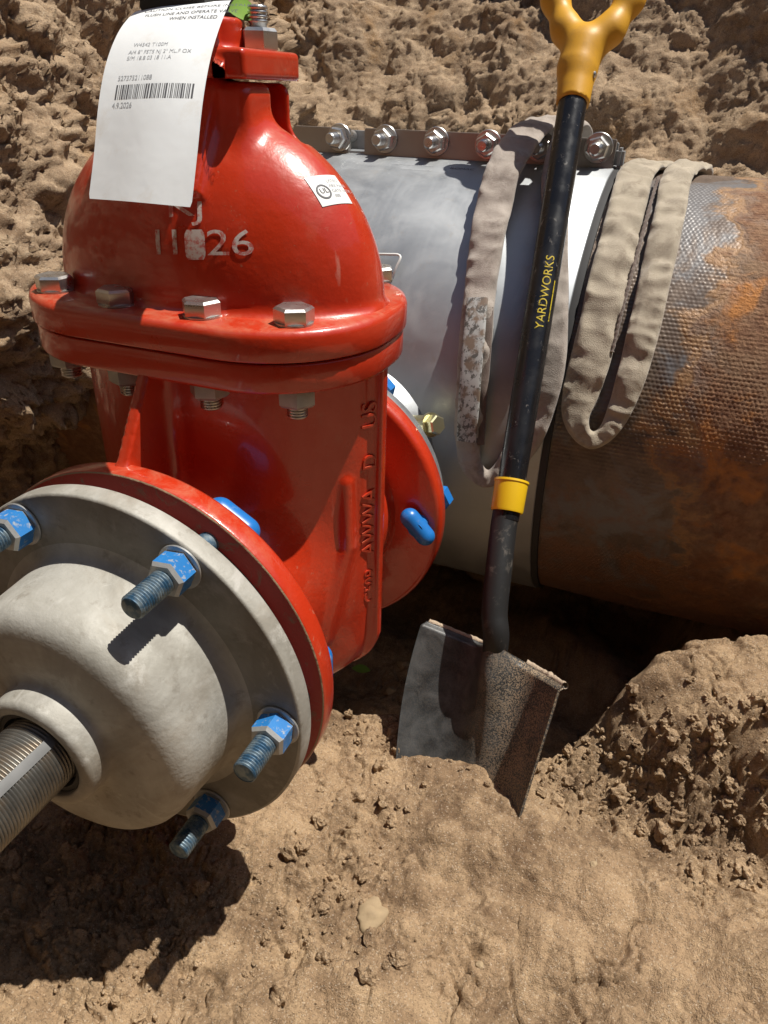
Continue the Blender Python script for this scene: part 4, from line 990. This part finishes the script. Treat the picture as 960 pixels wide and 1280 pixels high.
lathe_bm(bm, [(.0036, -.003), (.0036, .0008), (.0022, .0018)], rp, gn, 16); link('rivet', bm_mesh('rivet', bm), M_BOLT, sh)
# brand lettering along the shaft, reading upwards, with its underline stroke
def shaft_map(px, py, r=.0172):
    m0 = shp(px, py); t0 = (m0-top)@sd; vdir = -ray(px, py); vdir = vdir-sd*(vdir@sd); vdir /= np.linalg.norm(vdir); side = np.cross(sd, vdir)
    if side@CR < 0: side = -side
    off = (m0-(top+sd*t0))@side
    def fn(u, v, w):
        a = (off-v)/r; return top+np.outer(t0-u, sd)+r*(np.cos(a)[:, None]*vdir+np.sin(a)[:, None]*side)
    return fn
place_text('shaft_print', 'YARDWORKS', .0145, shaft_map(678, 418, .01735), M_YPRINT, sh, step=.0025)
bm = bmesh.new(); uq = np.linspace(.012, .062, 20); fq = shaft_map(681, 418, .01735)
Va = fq(uq, np.full(20, -.0025), 0); Vb = fq(uq, np.full(20, -.0040), 0)
link('shaft_print', mesh_np('shaft_print', np.concatenate([Va, Vb]), A([(i, i+1, 21+i, 20+i) for i in range(19)])), M_YPRINT, sh)

# ================================================================== PAPER TAG
tagt = thing('hang_tag', 'white printed paper tag with barcode hanging over the red valve bonnet', 'tag')
rows = [(176, 12, 289, 1, .190), (165, 19, 286, 7, .165), (148, 42, 273, 40, .143), (133, 80, 262, 78, .122), (123, 130, 253, 128, .102), (117, 190, 246, 193, .082), (110, 248, 239, 259, .064)]
Q = []
for lx, ly, rx, ry, yy in rows:
    Q.append(np.concatenate([at_y(lx, ly, yy+.008), at_y(rx, ry, yy)]))
Q = resample(A(Q), 60); lv, rv_ = Q[:, :3], Q[:, 3:]
def tag_pt(u, v):
    """u 0..1 across, v 0..1 from top to bottom"""
    i = np.clip(v, 0, 1)*59; a = np.clip(i.astype(int), 0, 58); f = (i-a)[..., None]
    l = lv[a]*(1-f)+lv[a+1]*f; r = rv_[a]*(1-f)+rv_[a+1]*f; p = l*(1-u)[..., None]+r*u[..., None]
    bow = .006*np.sin(math.pi*u)*(1-.5*v)+.0012*np.sin(u*7+v*5); return p+A([.35, -.9, .2])*bow[..., None]
us, vs = np.meshgrid(np.linspace(0, 1, 24), np.linspace(0, 1, 60), indexing='ij')
corner = (np.minimum(us, 1-us) < .03) & (vs > .985)
us2 = np.where((vs > .985), .012+us*.976, us)
link('paper', mesh_np('paper', tag_pt(us2, vs).reshape(-1, 3), grid_faces(24, 60)), M_PAPER, tagt)
tgu = np.gradient(tag_pt(us, vs), axis=0)[12, 30]; TW = np.linalg.norm(tag_pt(A([1.]), A([.5]))-tag_pt(A([0.]), A([.5]))); TH = np.linalg.norm(np.diff((lv+rv_)/2, axis=0), axis=1).sum()
def tag_map(u0, v0, off=.0002):
    def fn(u, v, w=None):
        p = tag_pt(u0+u/TW, v0-v/TH); q = tag_pt(u0+u/TW+.01, v0-v/TH)-p; s = tag_pt(u0+u/TW, v0-v/TH+.01)-p; nn2 = np.cross(q, s); nn2 /= np.linalg.norm(nn2, axis=-1)[..., None]
        sg = np.sign((nn2*(CAM-p)).sum(-1))[..., None]; return p+nn2*sg*off
    return fn
for s, u0, v0, sz in (('W4542 T100M', .235, .42, .0052), ('A/4 8" FSTS NJ 2" ML.F OX', .21, .458, .0050), ('S/M 18.8 03 18 11.A', .21, .488, .0050), ('527375211088', .165, .578, .0054), ('4.9.2026', .15, .685, .0056)):
    place_text('tag_print', s, sz, tag_map(u0, v0), M_GPRINT, tagt, step=.004)
for s, u0, v0, sz in (('CAUTION CLOSE BEFORE INSTALLING', .16, .18, .0062), ('FLUSH LINE AND OPERATE VALVE', .20, .225, .0055), ('WHEN INSTALLED', .48, .262, .0052)):
    place_text('tag_print', s, sz, tag_map(u0, v0), M_PRINT, tagt, step=.004)
bars = []; x = .10; bm = bmesh.new(); rb = np.random.default_rng(5); u = .165
while u < .90:
    wbar = rb.choice([.006, .010, .016, .006]); 
    vv_ = np.linspace(.596, .652, 6); P1 = tag_map(0, 0)(np.full(6, u*TW), -vv_*TH); P2 = tag_map(0, 0)(np.full(6, (u+wbar)*TW), -vv_*TH)
    a = [bm.verts.new(p) for p in P1]; b = [bm.verts.new(p) for p in P2]
    for i in range(5): bm.faces.new((a[i], b[i], b[i+1], a[i+1]))
    u += wbar+rb.choice([.006, .008, .013])
link('barcode', bm_mesh('barcode', bm), M_PRINT, tagt)

# small green leaf lying by the gland, another in the hole
def leaf(name, p, d, side, ln, wd, label):
    d = A(d, float)/np.linalg.norm(d); side = A(side, float); side = side-d*(side@d); side /= np.linalg.norm(side); up_ = np.cross(d, side)
    t = np.linspace(0, 1, 14); V = []; 
    for q in t:
        h = wd*math.sin(math.pi*min(1, q*1.02))**.8*.5; c = A(p)+d*ln*q+up_*.1*ln*q*(1-q)
        V += [c-side*h+up_*.15*h, c, c+side*h+up_*.15*h]
    V = A(V); F = [(3*i+j, 3*i+j+1, 3*i+j+4, 3*i+j+3) for i in range(13) for j in range(2)]
    n_ = len(V); V = np.concatenate([V, V-up_*.0006]); F = A(F); F = np.concatenate([F, F[:, ::-1]+n_])
    tag(link(name, mesh_np(name, V, F), M_LEAF), label, 'leaf')
lp0 = at_y(286, 14, .20); lp1 = at_y(320, 11, .23)
leaf('green_leaf', lp0, lp1-lp0, (0, .8, .5), np.linalg.norm(lp1-lp0), .016, 'small bright green leaf lying by the gland nut on top of the valve')
lp = at_z(440, 835, -.33); hl = gz(lp[0], lp[1]); lp = at_z(440, 835, hl+.01); leaf('green_leaf', lp, (.9, .3, -.1), (0, 1, .1), .032, .018, 'dull green leaf on shaded dirt in the hole under the valve')
